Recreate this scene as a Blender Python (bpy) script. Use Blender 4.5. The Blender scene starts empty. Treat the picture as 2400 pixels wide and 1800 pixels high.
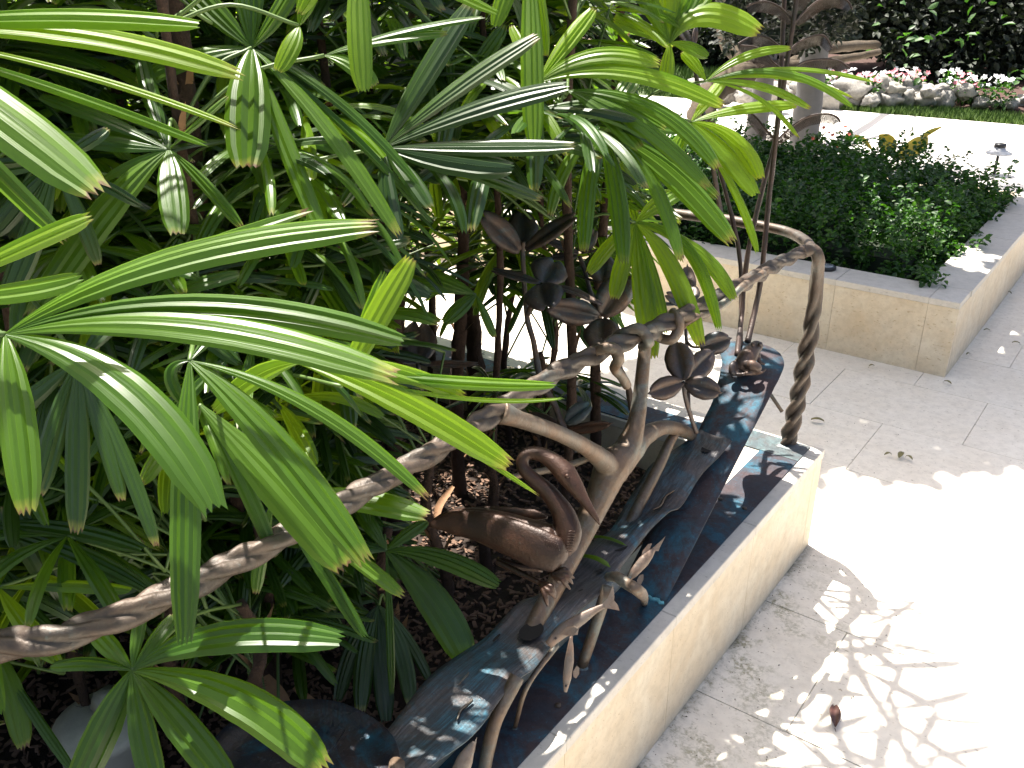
import bpy, bmesh, math, random
import numpy as np
from mathutils import Vector, noise
random.seed(7); rng = np.random.default_rng(7)
SC = bpy.context.scene
COL = SC.collection
# ---------------------------------------------------------------- camera
F_PX, PITCH, YAW = 2186.0, .4354, .6325
CAM = Vector((.7065, -2.5665, 1.7239))
FW = Vector((-math.sin(YAW)*math.cos(PITCH), math.cos(YAW)*math.cos(PITCH), -math.sin(PITCH)))
RT = FW.cross(Vector((0, 0, 1))).normalized(); UP = RT.cross(FW)
cd = bpy.data.cameras.new('camera'); cam = bpy.data.objects.new('camera', cd); COL.objects.link(cam)
cam.location = CAM
cam.rotation_euler = (math.pi/2-PITCH, 0, YAW)
cd.sensor_width = 36; cd.lens = F_PX/2400*36; cd.clip_start = .05; cd.clip_end = 500
SC.camera = cam
# ---------------------------------------------------------------- light
LD = Vector((.125, -.048, -.35)).normalized()       # direction the sunlight travels
EL = math.asin(-LD.z); AZ = math.atan2(-LD.x, -LD.y)  # azimuth from +Y towards +X
w = bpy.data.worlds.new('World'); SC.world = w; w.use_nodes = True
nt = w.node_tree; bg = nt.nodes['Background']
sky = nt.nodes.new('ShaderNodeTexSky'); sky.sky_type = 'NISHITA'; sky.sun_disc = False
sky.sun_elevation = EL; sky.sun_rotation = AZ; sky.air_density = 1; sky.dust_density = 5; sky.ozone_density = .6
nt.links.new(sky.outputs[0], bg.inputs[0]); bg.inputs[1].default_value = .080
sl = bpy.data.lights.new('sun', 'SUN'); sl.energy = 5.0; sl.angle = math.radians(.53); sl.color = (1, .95, .87)
so = bpy.data.objects.new('sun', sl); COL.objects.link(so)
so.rotation_euler = LD.to_track_quat('-Z', 'Y').to_euler()
SC.view_settings.view_transform = 'Standard'; SC.view_settings.look = 'None'
SC.view_settings.gamma = 1; SC.view_settings.use_curve_mapping = False
SC.view_settings.exposure = 1.85
SC.render.engine = 'CYCLES'
SC.cycles.use_denoising = True
SC.cycles.max_bounces = 7; SC.cycles.diffuse_bounces = 4; SC.cycles.glossy_bounces = 3
SC.cycles.transmission_bounces = 4; SC.cycles.transparent_max_bounces = 6

# ---------------------------------------------------------------- survey helpers: where a sight line from the tripod meets a plane or a distance
def ray(px, py): return FW+RT*((px-1200)/F_PX)-UP*((py-900)/F_PX)
def atX(px, py, x): d = ray(px, py); return CAM+d*((x-CAM.x)/d.x)
def atY(px, py, y): d = ray(px, py); return CAM+d*((y-CAM.y)/d.y)
def atZ(px, py, z): d = ray(px, py); return CAM+d*((z-CAM.z)/d.z)
def atD(px, py, D): return CAM+ray(px, py)*D
def pix(P):
    d = P-CAM; z = d.dot(FW)
    if z < .01: return (1e6, 1e6, z)
    return (1200+F_PX*d.dot(RT)/z, 900-F_PX*d.dot(UP)/z, z)

# ---------------------------------------------------------------- object helpers
def tag(o, label=None, cat=None, group=None, kind=None):
    if label: o['label'] = label
    if cat: o['category'] = cat
    if group: o['group'] = group
    if kind: o['kind'] = kind
    return o
def thing(name, loc, label, cat, group=None):
    o = bpy.data.objects.new(name, None); COL.objects.link(o); o.location = loc; o.empty_display_size = .05
    return tag(o, label, cat, group)
def origin(o):
    v = Vector((0, 0, 0))
    while o is not None: v = v+Vector(o.location); o = o.parent
    return v
def mesh(name, vs, fs, mat, parent=None, smooth=True, uv=None):
    """vertices in world space; the object keeps its parent's origin"""
    me = bpy.data.meshes.new(name)
    org = origin(parent) if parent is not None else Vector((0, 0, 0))
    va = np.array([tuple(v) for v in vs], dtype=np.float32)-np.array(org, dtype=np.float32)
    if parent is None:
        c = va.mean(0); c[2] = va[:, 2].min(); va = va-c
    me.from_pydata(va.tolist(), [], fs)
    if uv is not None:
        l = me.uv_layers.new(name='UVMap'); idx = np.zeros(len(me.loops), dtype=np.int32); me.loops.foreach_get('vertex_index', idx)
        l.data.foreach_set('uv', np.array(uv, dtype=np.float32)[idx].ravel())
    if smooth: me.polygons.foreach_set('use_smooth', [True]*len(me.polygons))
    if mat: me.materials.append(mat)
    o = bpy.data.objects.new(name, me); COL.objects.link(o)
    if parent is not None: o.parent = parent
    else: o.location = [float(k) for k in c]
    return o
class MB:
    def __init__(s): s.v = []; s.f = []; s.uv = []
    def add(s, vs, fs, uv=None):
        n = len(s.v); s.v += [tuple(v) for v in vs]; s.f += [tuple(i+n for i in f) for f in fs]
        s.uv += list(uv) if uv else [(0, 0)]*len(vs)
    def box(s, a, b, bev=0):
        x0, y0, z0 = a; x1, y1, z1 = b
        if bev == 0:
            s.add([(x, y, z) for z in (z0, z1) for y in (y0, y1) for x in (x0, x1)],
                  [(0, 2, 3, 1), (4, 5, 7, 6), (0, 1, 5, 4), (2, 6, 7, 3), (0, 4, 6, 2), (1, 3, 7, 5)])
        else:
            e = bev; V = []
            for (z, i) in ((z0, 0), (z1-e, 0), (z1, e)):
                V += [(x0+i, y0+i, z), (x1-i, y0+i, z), (x1-i, y1-i, z), (x0+i, y1-i, z)]
            Fc = [(3, 2, 1, 0), (8, 9, 10, 11)]
            for r in (0, 4):
                for k in range(4): Fc.append((r+k, r+(k+1) % 4, r+4+(k+1) % 4, r+4+k))
            s.add(V, Fc)
    def build(s, name, mat, parent=None, smooth=False): return mesh(name, s.v, s.f, mat, parent, smooth, s.uv)
def cr(pts, n):
    """Catmull-Rom through pts (each any length tuple), n samples per span"""
    P = [np.array(p, dtype=float) for p in pts]; P = [2*P[0]-P[1]]+P+[2*P[-1]-P[-2]]; out = []
    for i in range(1, len(P)-2):
        for k in range(n):
            t = k/n
            out.append(.5*((2*P[i])+(-P[i-1]+P[i+1])*t+(2*P[i-1]-5*P[i]+4*P[i+1]-P[i+2])*t*t+(-P[i-1]+3*P[i]-3*P[i+1]+P[i+2])*t**3))
    out.append(P[-2]); return out
def tube(path, radii, segs=12, lobes=0, amp=0., twist=0., flat=1., ref=None, cap=True, wob=0.):
    """path: list of 3-vectors; returns verts, faces; parallel-transport frame"""
    P = [Vector(p) for p in path]; n = len(P)
    if not hasattr(radii, '__len__'): radii = [radii]*n
    V = []; Fc = []; N = None; s = 0
    for i in range(n):
        T = (P[min(i+1, n-1)]-P[max(i-1, 0)]).normalized()
        if N is None:
            r = ref or (Vector((0, 0, 1)) if abs(T.z) < .9 else Vector((1, 0, 0)))
            N = (r-T*r.dot(T)).normalized()
        else: N = (N-T*N.dot(T)).normalized()
        B = T.cross(N)
        if i: s += (P[i]-P[i-1]).length
        tw = twist(s) if callable(twist) else twist*s
        am = amp(s) if callable(amp) else amp
        for k in range(segs):
            a = 2*math.pi*k/segs; r = radii[i]
            if lobes: r *= 1+am*(abs(math.cos(lobes*.5*(a-tw)))-.6)
            if wob: r *= 1+wob*noise.noise(P[i]*25+Vector((math.cos(a), math.sin(a), 0))*1.3)
            V.append(P[i]+N*(math.cos(a)*r)+B*(math.sin(a)*r*flat))
    for i in range(n-1):
        for k in range(segs):
            a = i*segs+k; b = i*segs+(k+1) % segs
            Fc.append((a, b, b+segs, a+segs))
    if cap:
        Fc.append(tuple(range(segs))[::-1]); Fc.append(tuple((n-1)*segs+k for k in range(segs)))
    return V, Fc
def fused(name, pieces, mat, parent, voxel=.003, it=4):
    """several closed shapes melted into one continuous skin"""
    m = MB()
    for vs, fs in pieces: m.add(vs, fs)
    o = m.build('tmp', None, parent)
    r = o.modifiers.new('r', 'REMESH'); r.mode = 'VOXEL'; r.voxel_size = voxel; r.use_smooth_shade = True
    s = o.modifiers.new('s', 'SMOOTH'); s.iterations = it; s.factor = .5
    dg = bpy.context.evaluated_depsgraph_get(); ev = o.evaluated_get(dg)
    me = bpy.data.meshes.new_from_object(ev); me.name = name
    old = o.data; o.modifiers.clear(); o.data = me; o.name = name; bpy.data.meshes.remove(old)
    me.materials.clear(); me.materials.append(mat)
    me.polygons.foreach_set('use_smooth', [True]*len(me.polygons))
    return o
def ball(c, r, seg=12, rings=8, axis=None):
    V = []; Fc = []; c = Vector(c)
    rx, ry, rz = (r, r, r) if not hasattr(r, '__len__') else r
    for i in range(1, rings):
        p = math.pi*i/rings
        for k in range(seg):
            a = 2*math.pi*k/seg; V.append(c+Vector((rx*math.sin(p)*math.cos(a), ry*math.sin(p)*math.sin(a), rz*math.cos(p))))
    V += [c+Vector((0, 0, rz)), c-Vector((0, 0, rz))]; t = len(V)-2
    for i in range(rings-2):
        for k in range(seg):
            a = i*seg+k; b = i*seg+(k+1) % seg; Fc.append((a, a+seg, b+seg, b))
    for k in range(seg):
        Fc.append((t, k, (k+1) % seg)); Fc.append((t+1, (rings-2)*seg+(k+1) % seg, (rings-2)*seg+k))
    return V, Fc

# ---------------------------------------------------------------- materials
def M(name):
    m = bpy.data.materials.new(name); m.use_nodes = True
    t = m.node_tree; return m, t, t.nodes['Principled BSDF']
def nd(t, kind, **kw):
    n = t.nodes.new(kind)
    for k, v in kw.items():
        if k in n.inputs: n.inputs[k].default_value = v
        else: setattr(n, k, v)
    return n
def noise_n(t, scale, detail=4, rough=.6, vec=None, dist=0):
    n = nd(t, 'ShaderNodeTexNoise', Scale=scale, Detail=detail, Roughness=rough, Distortion=dist)
    if vec is not None: t.links.new(vec, n.inputs['Vector'])
    return n
def ramp(t, src, stops):
    r = t.nodes.new('ShaderNodeValToRGB'); e = r.color_ramp.elements
    while len(e) < len(stops): e.new(.5)
    for k, (p, c) in enumerate(stops):
        e[k].position = p; e[k].color = (c, c, c, 1) if not hasattr(c, '__len__') else (*c, 1)
    t.links.new(src, r.inputs[0]); return r
def mixc(t, fac, a, b, mode='MIX'):
    n = t.nodes.new('ShaderNodeMix'); n.data_type = 'RGBA'; n.blend_type = mode
    for sk, v in ((n.inputs[0], fac), (n.inputs[6], a), (n.inputs[7], b)):
        if hasattr(v, 'links') or hasattr(v, 'is_linked'): t.links.new(v, sk)
        elif hasattr(v, '__len__'): sk.default_value = (*v, 1)
        else: sk.default_value = v
    return n.outputs[2]
def mth(t, op, a, b=None):
    n = t.nodes.new('ShaderNodeMath'); n.operation = op
    for i, v in enumerate((a, b)):
        if v is None: continue
        if hasattr(v, 'is_linked'): t.links.new(v, n.inputs[i])
        else: n.inputs[i].default_value = v
    return n.outputs[0]
def bump(t, bs, h, strength=.3, dist=.01):
    b = t.nodes.new('ShaderNodeBump'); b.inputs['Strength'].default_value = strength; b.inputs['Distance'].default_value = dist
    t.links.new(h, b.inputs['Height']); t.links.new(b.outputs[0], bs.inputs['Normal'])
def gpos(t): return t.nodes.new('ShaderNodeNewGeometry').outputs['Position']

def m_leaf(name, dark, mid, lime, trans=.42, rough=.33):
    m, t, b = M(name)
    uv = nd(t, 'ShaderNodeUVMap'); sp = t.nodes.new('ShaderNodeSeparateXYZ'); t.links.new(uv.outputs[0], sp.inputs[0])
    u, v = sp.outputs[0], sp.outputs[1]
    oi = t.nodes.new('ShaderNodeObjectInfo')
    fr = mth(t, 'FRACT', u)
    ridge = mth(t, 'ABSOLUTE', mth(t, 'SUBTRACT', fr, .5))          # .5 on the rib between two folds
    vein = mth(t, 'GREATER_THAN', ridge, .455)
    fine = mth(t, 'SINE', mth(t, 'MULTIPLY', u, 25.1327))
    n1 = noise_n(t, 9, 5, .6, gpos(t))
    c = mixc(t, ramp(t, n1.outputs[0], [(.3, 0), (.7, 1)]).outputs[0], dark, mid)
    c = mixc(t, mth(t, 'MULTIPLY', oi.outputs['Random'], .55), c, lime)
    
    c = mixc(t, mth(t, 'MULTIPLY', vein, .1), c, tuple(min(1, k*1.6) for k in lime))
    n2 = noise_n(t, 60, 2, .5, gpos(t))
    tipf = mth(t, 'ADD', v, mth(t, 'MULTIPLY', mth(t, 'SUBTRACT', n2.outputs[0], .5), .06))
    yel = ramp(t, tipf, [(.945, 0), (.985, 1)]).outputs[0]; brn = ramp(t, tipf, [(.985, 0), (.998, 1)]).outputs[0]
    some = ramp(t, oi.outputs['Random'], [(.35, 0), (.6, 1)]).outputs[0]
    c = mixc(t, mth(t, 'MULTIPLY', mth(t, 'MULTIPLY', yel, .5), some), c, (.26, .24, .05)); c = mixc(t, mth(t, 'MULTIPLY', brn, some), c, (.11, .055, .03))
    t.links.new(c, b.inputs['Base Color'])
    rr = mth(t, 'ADD', mth(t, 'MULTIPLY', n1.outputs[0], .2), rough-.08); t.links.new(rr, b.inputs['Roughness'])
    b.inputs['Specular IOR Level'].default_value = .5
    mp = nd(t, 'ShaderNodeMapping'); mp.inputs['Scale'].default_value = (7., 2.2, 1.); t.links.new(uv.outputs[0], mp.inputs[0])
    n3 = noise_n(t, 1, 2, .5, mp.outputs[0])
    hn = mth(t, 'ADD', mth(t, 'MULTIPLY', n3.outputs[0], 1.2), mth(t, 'MULTIPLY', n2.outputs[0], .25))
    bump(t, b, hn, .25, .0015)
    tr = t.nodes.new('ShaderNodeBsdfTranslucent')
    tc = mixc(t, .5, mixc(t, 1., c, (3.2, 3.4, 1.3), 'MULTIPLY'), tuple(k*1.9 for k in lime)); t.links.new(tc, tr.inputs[0])
    mx = t.nodes.new('ShaderNodeMixShader'); mx.inputs[0].default_value = trans
    t.links.new(b.outputs[0], mx.inputs[1]); t.links.new(tr.outputs[0], mx.inputs[2])
    t.links.new(mx.outputs[0], t.nodes['Material Output'].inputs[0]); return m
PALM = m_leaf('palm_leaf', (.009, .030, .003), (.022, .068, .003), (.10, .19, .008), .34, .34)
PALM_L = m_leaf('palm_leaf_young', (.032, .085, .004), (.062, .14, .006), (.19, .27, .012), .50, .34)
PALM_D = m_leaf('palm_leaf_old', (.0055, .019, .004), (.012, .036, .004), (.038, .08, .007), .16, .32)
def m_small(name, a, b_, c_, trans=.3, rough=.35, sc=1.5):
    m, t, b = M(name); n1 = noise_n(t, sc, 3, .6, gpos(t)); n2 = noise_n(t, 45, 1, .5, gpos(t))
    c = mixc(t, ramp(t, n1.outputs[0], [(.35, 0), (.7, 1)]).outputs[0], a, b_)
    c = mixc(t, ramp(t, n2.outputs[0], [(.55, 0), (.75, 1)]).outputs[0], c, c_)
    t.links.new(c, b.inputs['Base Color']); b.inputs['Roughness'].default_value = rough
    tr = t.nodes.new('ShaderNodeBsdfTranslucent'); t.links.new(mixc(t, 1., c, (2.2, 2.4, 1.), 'MULTIPLY'), tr.inputs[0])
    mx = t.nodes.new('ShaderNodeMixShader'); mx.inputs[0].default_value = trans
    t.links.new(b.outputs[0], mx.inputs[1]); t.links.new(tr.outputs[0], mx.inputs[2])
    t.links.new(mx.outputs[0], t.nodes['Material Output'].inputs[0]); return m
HEDGE = m_small('hedge_leaf', (.013, .048, .006), (.03, .09, .009), (.07, .17, .014), .3, .5, 4)
DARKF = m_small('dark_tree_leaf', (.005, .010, .004), (.010, .018, .005), (.022, .036, .007), .10, .65)
CROTON = m_small('yellow_leaf', (.26, .19, .03), (.20, .17, .03), (.14, .17, .03), .25, .4, 20)
def m_plain(name, col, rough=.6, metal=0., bumpy=0., sc=30, var=.3):
    m, t, b = M(name); n = noise_n(t, sc, 5, .65, gpos(t))
    c = mixc(t, n.outputs[0], tuple(k*(1-var) for k in col), tuple(min(1, k*(1+var)) for k in col))
    t.links.new(c, b.inputs['Base Color']); b.inputs['Roughness'].default_value = rough; b.inputs['Metallic'].default_value = metal
    if bumpy: bump(t, b, n.outputs[0], bumpy, .01)
    return m
def m_bronze(name, base, rust, teal, teal_lo=.58, metal=.55, rough=.38, grain=None):
    metal *= .7; rough += .07
    m, t, b = M(name); p = gpos(t)
    n1 = noise_n(t, 14, 6, .65, p, .4); n2 = noise_n(t, 7, 6, .7, p, 1.2); n3 = noise_n(t, 160, 3, .6, p)
    c = mixc(t, ramp(t, n1.outputs[0], [(.38, 0), (.62, 1)]).outputs[0], base, rust)
    c = mixc(t, mth(t, 'MULTIPLY', ramp(t, n2.outputs[0], [(teal_lo, 0), (teal_lo+.16, 1)]).outputs[0], .8), c, teal)
    c = mixc(t, mth(t, 'MULTIPLY', ramp(t, n3.outputs[0], [(.62, 0), (.75, 1)]).outputs[0], .35), c, tuple(k*2.2 for k in teal))
    pt = ramp(t, t.nodes.new('ShaderNodeNewGeometry').outputs['Pointiness'], [(.44, 1), (.50, 0)]).outputs[0]  # recesses darkened in the colour: patina, and painted shade in place of occlusion
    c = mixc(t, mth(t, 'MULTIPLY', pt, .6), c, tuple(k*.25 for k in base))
    n5 = noise_n(t, 45, 5, .7, p, .8)
    c = mixc(t, mth(t, 'MULTIPLY', ramp(t, n5.outputs[0], [(.46, 0), (.62, 1)]).outputs[0], .45), c, tuple(k*.42 for k in rust))
    h = mth(t, 'ADD', n3.outputs[0], mth(t, 'MULTIPLY', n5.outputs[0], 1.5))
    if grain:
        mp = nd(t, 'ShaderNodeMapping'); mp.inputs['Scale'].default_value = grain; t.links.new(p, mp.inputs[0])
        g = noise_n(t, 1, 5, .7, mp.outputs[0], .6)
        c = mixc(t, mth(t, 'MULTIPLY', ramp(t, g.outputs[0], [(.42, 0), (.58, 1)]).outputs[0], .75), c, tuple(k*.35 for k in base))
        h = mth(t, 'ADD', h, mth(t, 'MULTIPLY', g.outputs[0], 3.))
    t.links.new(c, b.inputs['Base Color']); b.inputs['Metallic'].default_value = metal
    t.links.new(mth(t, 'ADD', mth(t, 'MULTIPLY', n1.outputs[0], .25), rough-.1), b.inputs['Roughness'])
    bump(t, b, h, .45, .002); return m
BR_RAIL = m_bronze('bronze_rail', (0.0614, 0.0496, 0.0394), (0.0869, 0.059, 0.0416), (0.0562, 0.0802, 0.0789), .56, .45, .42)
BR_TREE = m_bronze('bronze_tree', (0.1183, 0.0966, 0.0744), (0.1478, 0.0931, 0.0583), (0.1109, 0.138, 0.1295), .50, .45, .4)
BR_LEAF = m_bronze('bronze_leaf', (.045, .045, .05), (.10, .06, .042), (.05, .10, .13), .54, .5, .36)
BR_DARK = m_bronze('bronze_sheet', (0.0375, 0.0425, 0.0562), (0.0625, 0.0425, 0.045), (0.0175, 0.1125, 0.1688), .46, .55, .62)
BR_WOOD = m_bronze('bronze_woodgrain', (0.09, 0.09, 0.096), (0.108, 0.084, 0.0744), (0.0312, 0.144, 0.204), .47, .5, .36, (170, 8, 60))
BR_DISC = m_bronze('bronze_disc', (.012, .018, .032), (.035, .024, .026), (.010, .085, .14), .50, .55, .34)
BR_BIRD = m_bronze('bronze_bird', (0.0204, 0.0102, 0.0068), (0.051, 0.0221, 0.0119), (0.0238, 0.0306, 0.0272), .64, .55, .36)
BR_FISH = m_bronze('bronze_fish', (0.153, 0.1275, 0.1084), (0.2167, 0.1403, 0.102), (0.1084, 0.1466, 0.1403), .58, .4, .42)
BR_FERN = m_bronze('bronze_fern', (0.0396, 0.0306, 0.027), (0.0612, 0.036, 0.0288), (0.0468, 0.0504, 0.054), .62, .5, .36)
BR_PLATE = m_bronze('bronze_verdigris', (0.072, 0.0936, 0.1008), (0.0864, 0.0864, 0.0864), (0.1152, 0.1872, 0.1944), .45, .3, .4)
def m_stone(name, a, b_, pit, pit_amt=.7, moss=False, sc=3.0, dirt=0.):
    m, t, b = M(name); p = gpos(t); oi = t.nodes.new('ShaderNodeObjectInfo')
    n1 = noise_n(t, sc, 6, .62, p, .5); n2 = noise_n(t, 26, 5, .7, p)
    mp = nd(t, 'ShaderNodeMapping'); mp.inputs['Scale'].default_value = (55, 140, 120); t.links.new(p, mp.inputs[0])
    n3 = noise_n(t, 1, 3, .6, mp.outputs[0])
    c = mixc(t, ramp(t, n1.outputs[0], [(.3, 0), (.7, 1)]).outputs[0], a, b_)
    c = mixc(t, mth(t, 'MULTIPLY', ramp(t, n2.outputs[0], [(.42, 0), (.70, 1)]).outputs[0], .5), c, tuple(k*.66 for k in a))
    c = mixc(t, mth(t, 'MULTIPLY', oi.outputs['Random'], .25), c, tuple(k*.8 for k in b_))
    pm = mth(t, 'MULTIPLY', ramp(t, n3.outputs[0], [(.63, 0), (.69, 1)]).outputs[0], pit_amt)
    c = mixc(t, pm, c, pit)
    if moss:
        sx = t.nodes.new('ShaderNodeSeparateXYZ'); t.links.new(p, sx.inputs[0])
        near = ramp(t, mth(t, 'ADD', sx.outputs[0], .0), [(.0, 1), (.34, 0)]).outputs[0]
        near = mth(t, 'MULTIPLY', near, ramp(t, mth(t, 'ADD', sx.outputs[1], .3), [(.0, 1), (.3, 0)]).outputs[0])
        nm = noise_n(t, 6, 6, .75, p, .3)
        mf = mth(t, 'MULTIPLY', ramp(t, nm.outputs[0], [(.48, 0), (.60, 1)]).outputs[0], near)
        spk = ramp(t, noise_n(t, 75, 3, .7, p).outputs[0], [(.43, 0), (.55, 1)]).outputs[0]
        c = mixc(t, mth(t, 'MULTIPLY', mth(t, 'MULTIPLY', mf, spk), .8), c, (.16, .15, .05))
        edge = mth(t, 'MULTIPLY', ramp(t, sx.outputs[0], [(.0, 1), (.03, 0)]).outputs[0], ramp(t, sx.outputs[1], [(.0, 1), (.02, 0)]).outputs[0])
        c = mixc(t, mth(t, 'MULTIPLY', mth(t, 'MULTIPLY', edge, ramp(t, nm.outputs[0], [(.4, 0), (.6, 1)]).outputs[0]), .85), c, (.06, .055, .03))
    t.links.new(c, b.inputs['Base Color']); b.inputs['Roughness'].default_value = .62
    bump(t, b, mth(t, 'SUBTRACT', mth(t, 'MULTIPLY', n2.outputs[0], .5), pm), .35, .003); return m
FACE = m_stone('travertine_face', (.60, .475, .32), (.68, .60, .47), (.34, .23, .12), .6, sc=6)
CAP = m_stone('travertine_cap', (.54, .49, .42), (.60, .56, .50), (.25, .22, .18), .6)
PAVE = m_stone('travertine_paving', (.72, .65, .54), (.78, .73, .64), (.30, .24, .17), .8, True)
JOINT = m_plain('joint_grime', (.36, .30, .22), .9)
SOIL = m_plain('soil', (.025, .015, .010), .95, 0, .6, 60)
CHIP = m_plain('bark_chip', (.15, .088, .058), .9, 0, .3, 40, .8)
PATH = m_plain('pale_path', (.66, .62, .56), .8, 0, .1, 8, .06)
GRASS = m_plain('grass_blades', (.07, .13, .015), .6, 0, 0, 3, .5)
LAWN = m_plain('lawn_soil', (.04, .06, .015), .9, 0, .4, 40, .4)
ROCK = m_plain('limestone_rock', (.27, .255, .23), .95, 0, 1., 20, .6)
BARK = m_plain('grey_bark', (.13, .125, .12), .8, 0, .5, 10, .3)
BARKB = m_plain('brown_bark', (.055, .038, .02), .9, 0, .9, 14, .6)
FIBRE = m_plain('palm_fibre', (.045, .024, .015), .95, 0, .8, 70, .6)
HUSK = m_plain('leaf_base_husk', (.26, .14, .07), .8, 0, .3, 50, .4)
WHITE = m_plain('off_white_plastic', (.42, .39, .33), .7, 0, .2, 22, .35)
BLACK = m_plain('black_metal', (.03, .03, .032), .4, .4)
FROST = m_plain('frosted_hood', (.45, .46, .48), .3, .2)
GLASS, t_, b_ = M('lamp_lens'); b_.inputs['Base Color'].default_value = (.25, .27, .3, 1); b_.inputs['Roughness'].default_value = .12; b_.inputs['Metallic'].default_value = .3
DEAD = m_plain('dry_brown_leaf', (.055, .02, .014), .5, 0, .2, 40, .4)
PINK = m_plain('pink_petal', (.50, .16, .19), .6, 0, 0, 10, .3)
WPET = m_plain('white_petal', (.80, .80, .80), .6, 0, 0, 10, .05)
REDP = m_plain('red_petal', (.6, .10, .05), .6, 0, 0, 10, .3)
PETIOLE = m_plain('petiole_green', (.07, .12, .025), .5, 0, 0, 10, .3)

# ================================================================= SETTING
g = MB(); g.add([(-90, -60, -.06), (60, -60, -.06), (60, 120, -.06), (-90, 120, -.06)], [(0, 1, 2, 3)])
tag(g.build('ground', LAWN), kind='structure')
g = MB(); g.box((-6.5, -5, -.055), (6, 5.0, -.012)); patio = tag(g.build('patio', JOINT), kind='structure')
# travertine slabs, laid in running bond; those near the camera are single slabs
far = MB(); rows = range(-10, 12); cell = .449
for r in rows:
    y0 = .1+.45*r; off = .24 if r % 2 == 0 else .54
    k0 = int((-6.4-off)/.6)-1
    for k in range(k0, 10):
        x0 = off+.6*k; x1 = x0+.6-.0017; y1 = y0+.45-.0017
        if x1 > 5.8 or x0 < -6.4 or y1 > 5.0: continue
        h = random.uniform(-.0012, .0012)
        P = pix(Vector(((x0+x1)/2, (y0+y1)/2, 0)))
        if y1 < .05 and x1 < -.05: continue
        vis = -300 < P[0] < 2700 and -100 < P[1] < 2100
        if vis and x0 > -1.9:
            m = MB(); m.box((x0, y0, -.03), (x1, y1, h), .0008); m.build('paving_slab', PAVE, patio)
        else: far.box((x0, y0, -.03), (x1, y1, h), .002)
o = far.build('paving_slab_field', PAVE, patio); o['kind'] = 'stuff'
g = MB(); g.add([(-14, 4.4, -.004), (7, 4.4, -.004), (7, 9.6, -.004), (-2.9, 8.98, -.004), (-9, 8.3, -.004), (-14, 7.8, -.004)], [(0, 1, 2, 3, 4, 5)])
tag(g.build('garden_path', PATH), kind='structure')
# curved far walk, upper centre
g = MB(); g.add([(-11, 13.6, -.03), (-5.6, 13.2, -.03), (-5.4, 15.0, -.03), (-11, 17.2, -.03)], [(0, 1, 2, 3)])
tag(g.build('far_walk', m_plain('sand_path', (.60, .47, .36), .9, 0, .1, 5, .1)), kind='structure')
# flower bed soil
bedm = m_plain('red_mulch', (.05, .022, .016), .9, 0, .5, 30, .5)
g = MB(); V = []; n = 16
for i in range(n+1):
    x = -4.4+11.4*i/n; yb = 9.75+.06*(x+3.1)
    V += [(x, yb, -.02), (x, yb+.5, .12), (x, yb+2.6, .3)]
Fc = []
for i in range(n): Fc += [(3*i, 3*i+3, 3*i+4, 3*i+1), (3*i+1, 3*i+4, 3*i+5, 3*i+2)]
g.add(V, Fc); tag(g.build('flower_bed', bedm, None, True), kind='structure')

# ================================================================= PLANTERS
H = .35
def wall_run(root, axis, fixed, a, b, out, cap_w, step=.455, phase=0.):
    """vertical facing slabs on a planter wall. axis 'y': face plane x=fixed running y a..b ; out=+1/-1 outward sign"""
    k = a+phase
    cuts = [a]
    while k < b-.05:
        if k > a+.05: cuts.append(k)
        k += step
    cuts.append(b)
    for c0, c1 in zip(cuts[:-1], cuts[1:]):
        gap = .0006; m = MB(); t0, t1 = sorted((fixed, fixed-out*.03))
        if axis == 'y': m.box((t0, c0+gap, 0), (t1, c1-gap, H-.03))
        else: m.box((c0+gap, t0, 0), (c1-gap, t1, H-.03))
        m.build('facing_slab', FACE, root)
        m = MB(); t0, t1 = sorted((fixed+out*.004, fixed-out*cap_w))
        if axis == 'y': m.box((t0, c0+gap, H-.028), (t1, c1-gap, H), .002)
        else: m.box((c0+gap, t0, H-.028), (c1-gap, t1, H), .002)
        m.build('cap_slab', CAP, root)
p1 = thing('stone_planter', (0, -1.5, 0), 'long low beige travertine planter in front, filled with palms and topped with bronze sheet', 'planter')
wall_run(p1, 'y', 0., -3.25, 0., 1, .2, .455, .0)
wall_run(p1, 'x', 0., -4.6, -.2, 1, .2)
m = MB(); m.box((-.198, -3.25, .0), (-.032, -.032, H-.031)); m.box((-4.6, -.198, 0), (-.2, -.032, H-.031)); m.build('wall_core', FACE, p1)
g = MB(); n = 40; V = []
for i in range(n+1):
    for j in range(n+1):
        x = -4.6+4.42*i/n; y = -3.3+3.12*j/n
        V.append((x, y, .21+.05*noise.noise(Vector((x*2, y*2, 0)))))
g.add(V, [(i*(n+1)+j, (i+1)*(n+1)+j, (i+1)*(n+1)+j+1, i*(n+1)+j+1) for i in range(n) for j in range(n)])
tag(g.build('planting_soil', SOIL, None, True), kind='structure')
# bark mulch
g = MB()
for i in range(14000):
    x = random.uniform(-2.0, -.22); y = random.uniform(-2.4, -.22); z = .215+.05*noise.noise(Vector((x*2, y*2, 0)))+random.uniform(0, .012)
    l, w_, h_ = random.uniform(.003, .014), random.uniform(.002, .006), random.uniform(.001, .003); a = random.uniform(0, 6.3); tl = random.uniform(-.5, .5)
    ca, sa = math.cos(a), math.sin(a); V = []
    for dz in (-h_, h_):
        for dx, dy in ((-l, -w_*.6), (l*.8, -w_), (l, w_*.5), (-l*.7, w_)):
            V.append((x+dx*ca-dy*sa, y+dx*sa+dy*ca, z+dz+dx*tl))
    g.add(V, [(0, 3, 2, 1), (4, 5, 6, 7), (0, 1, 5, 4), (1, 2, 6, 5), (2, 3, 7, 6), (3, 0, 4, 7)])
tag(g.build('bark_mulch', CHIP), 'pale brown bark chips covering the soil under the palms', 'mulch', kind='stuff')

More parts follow.
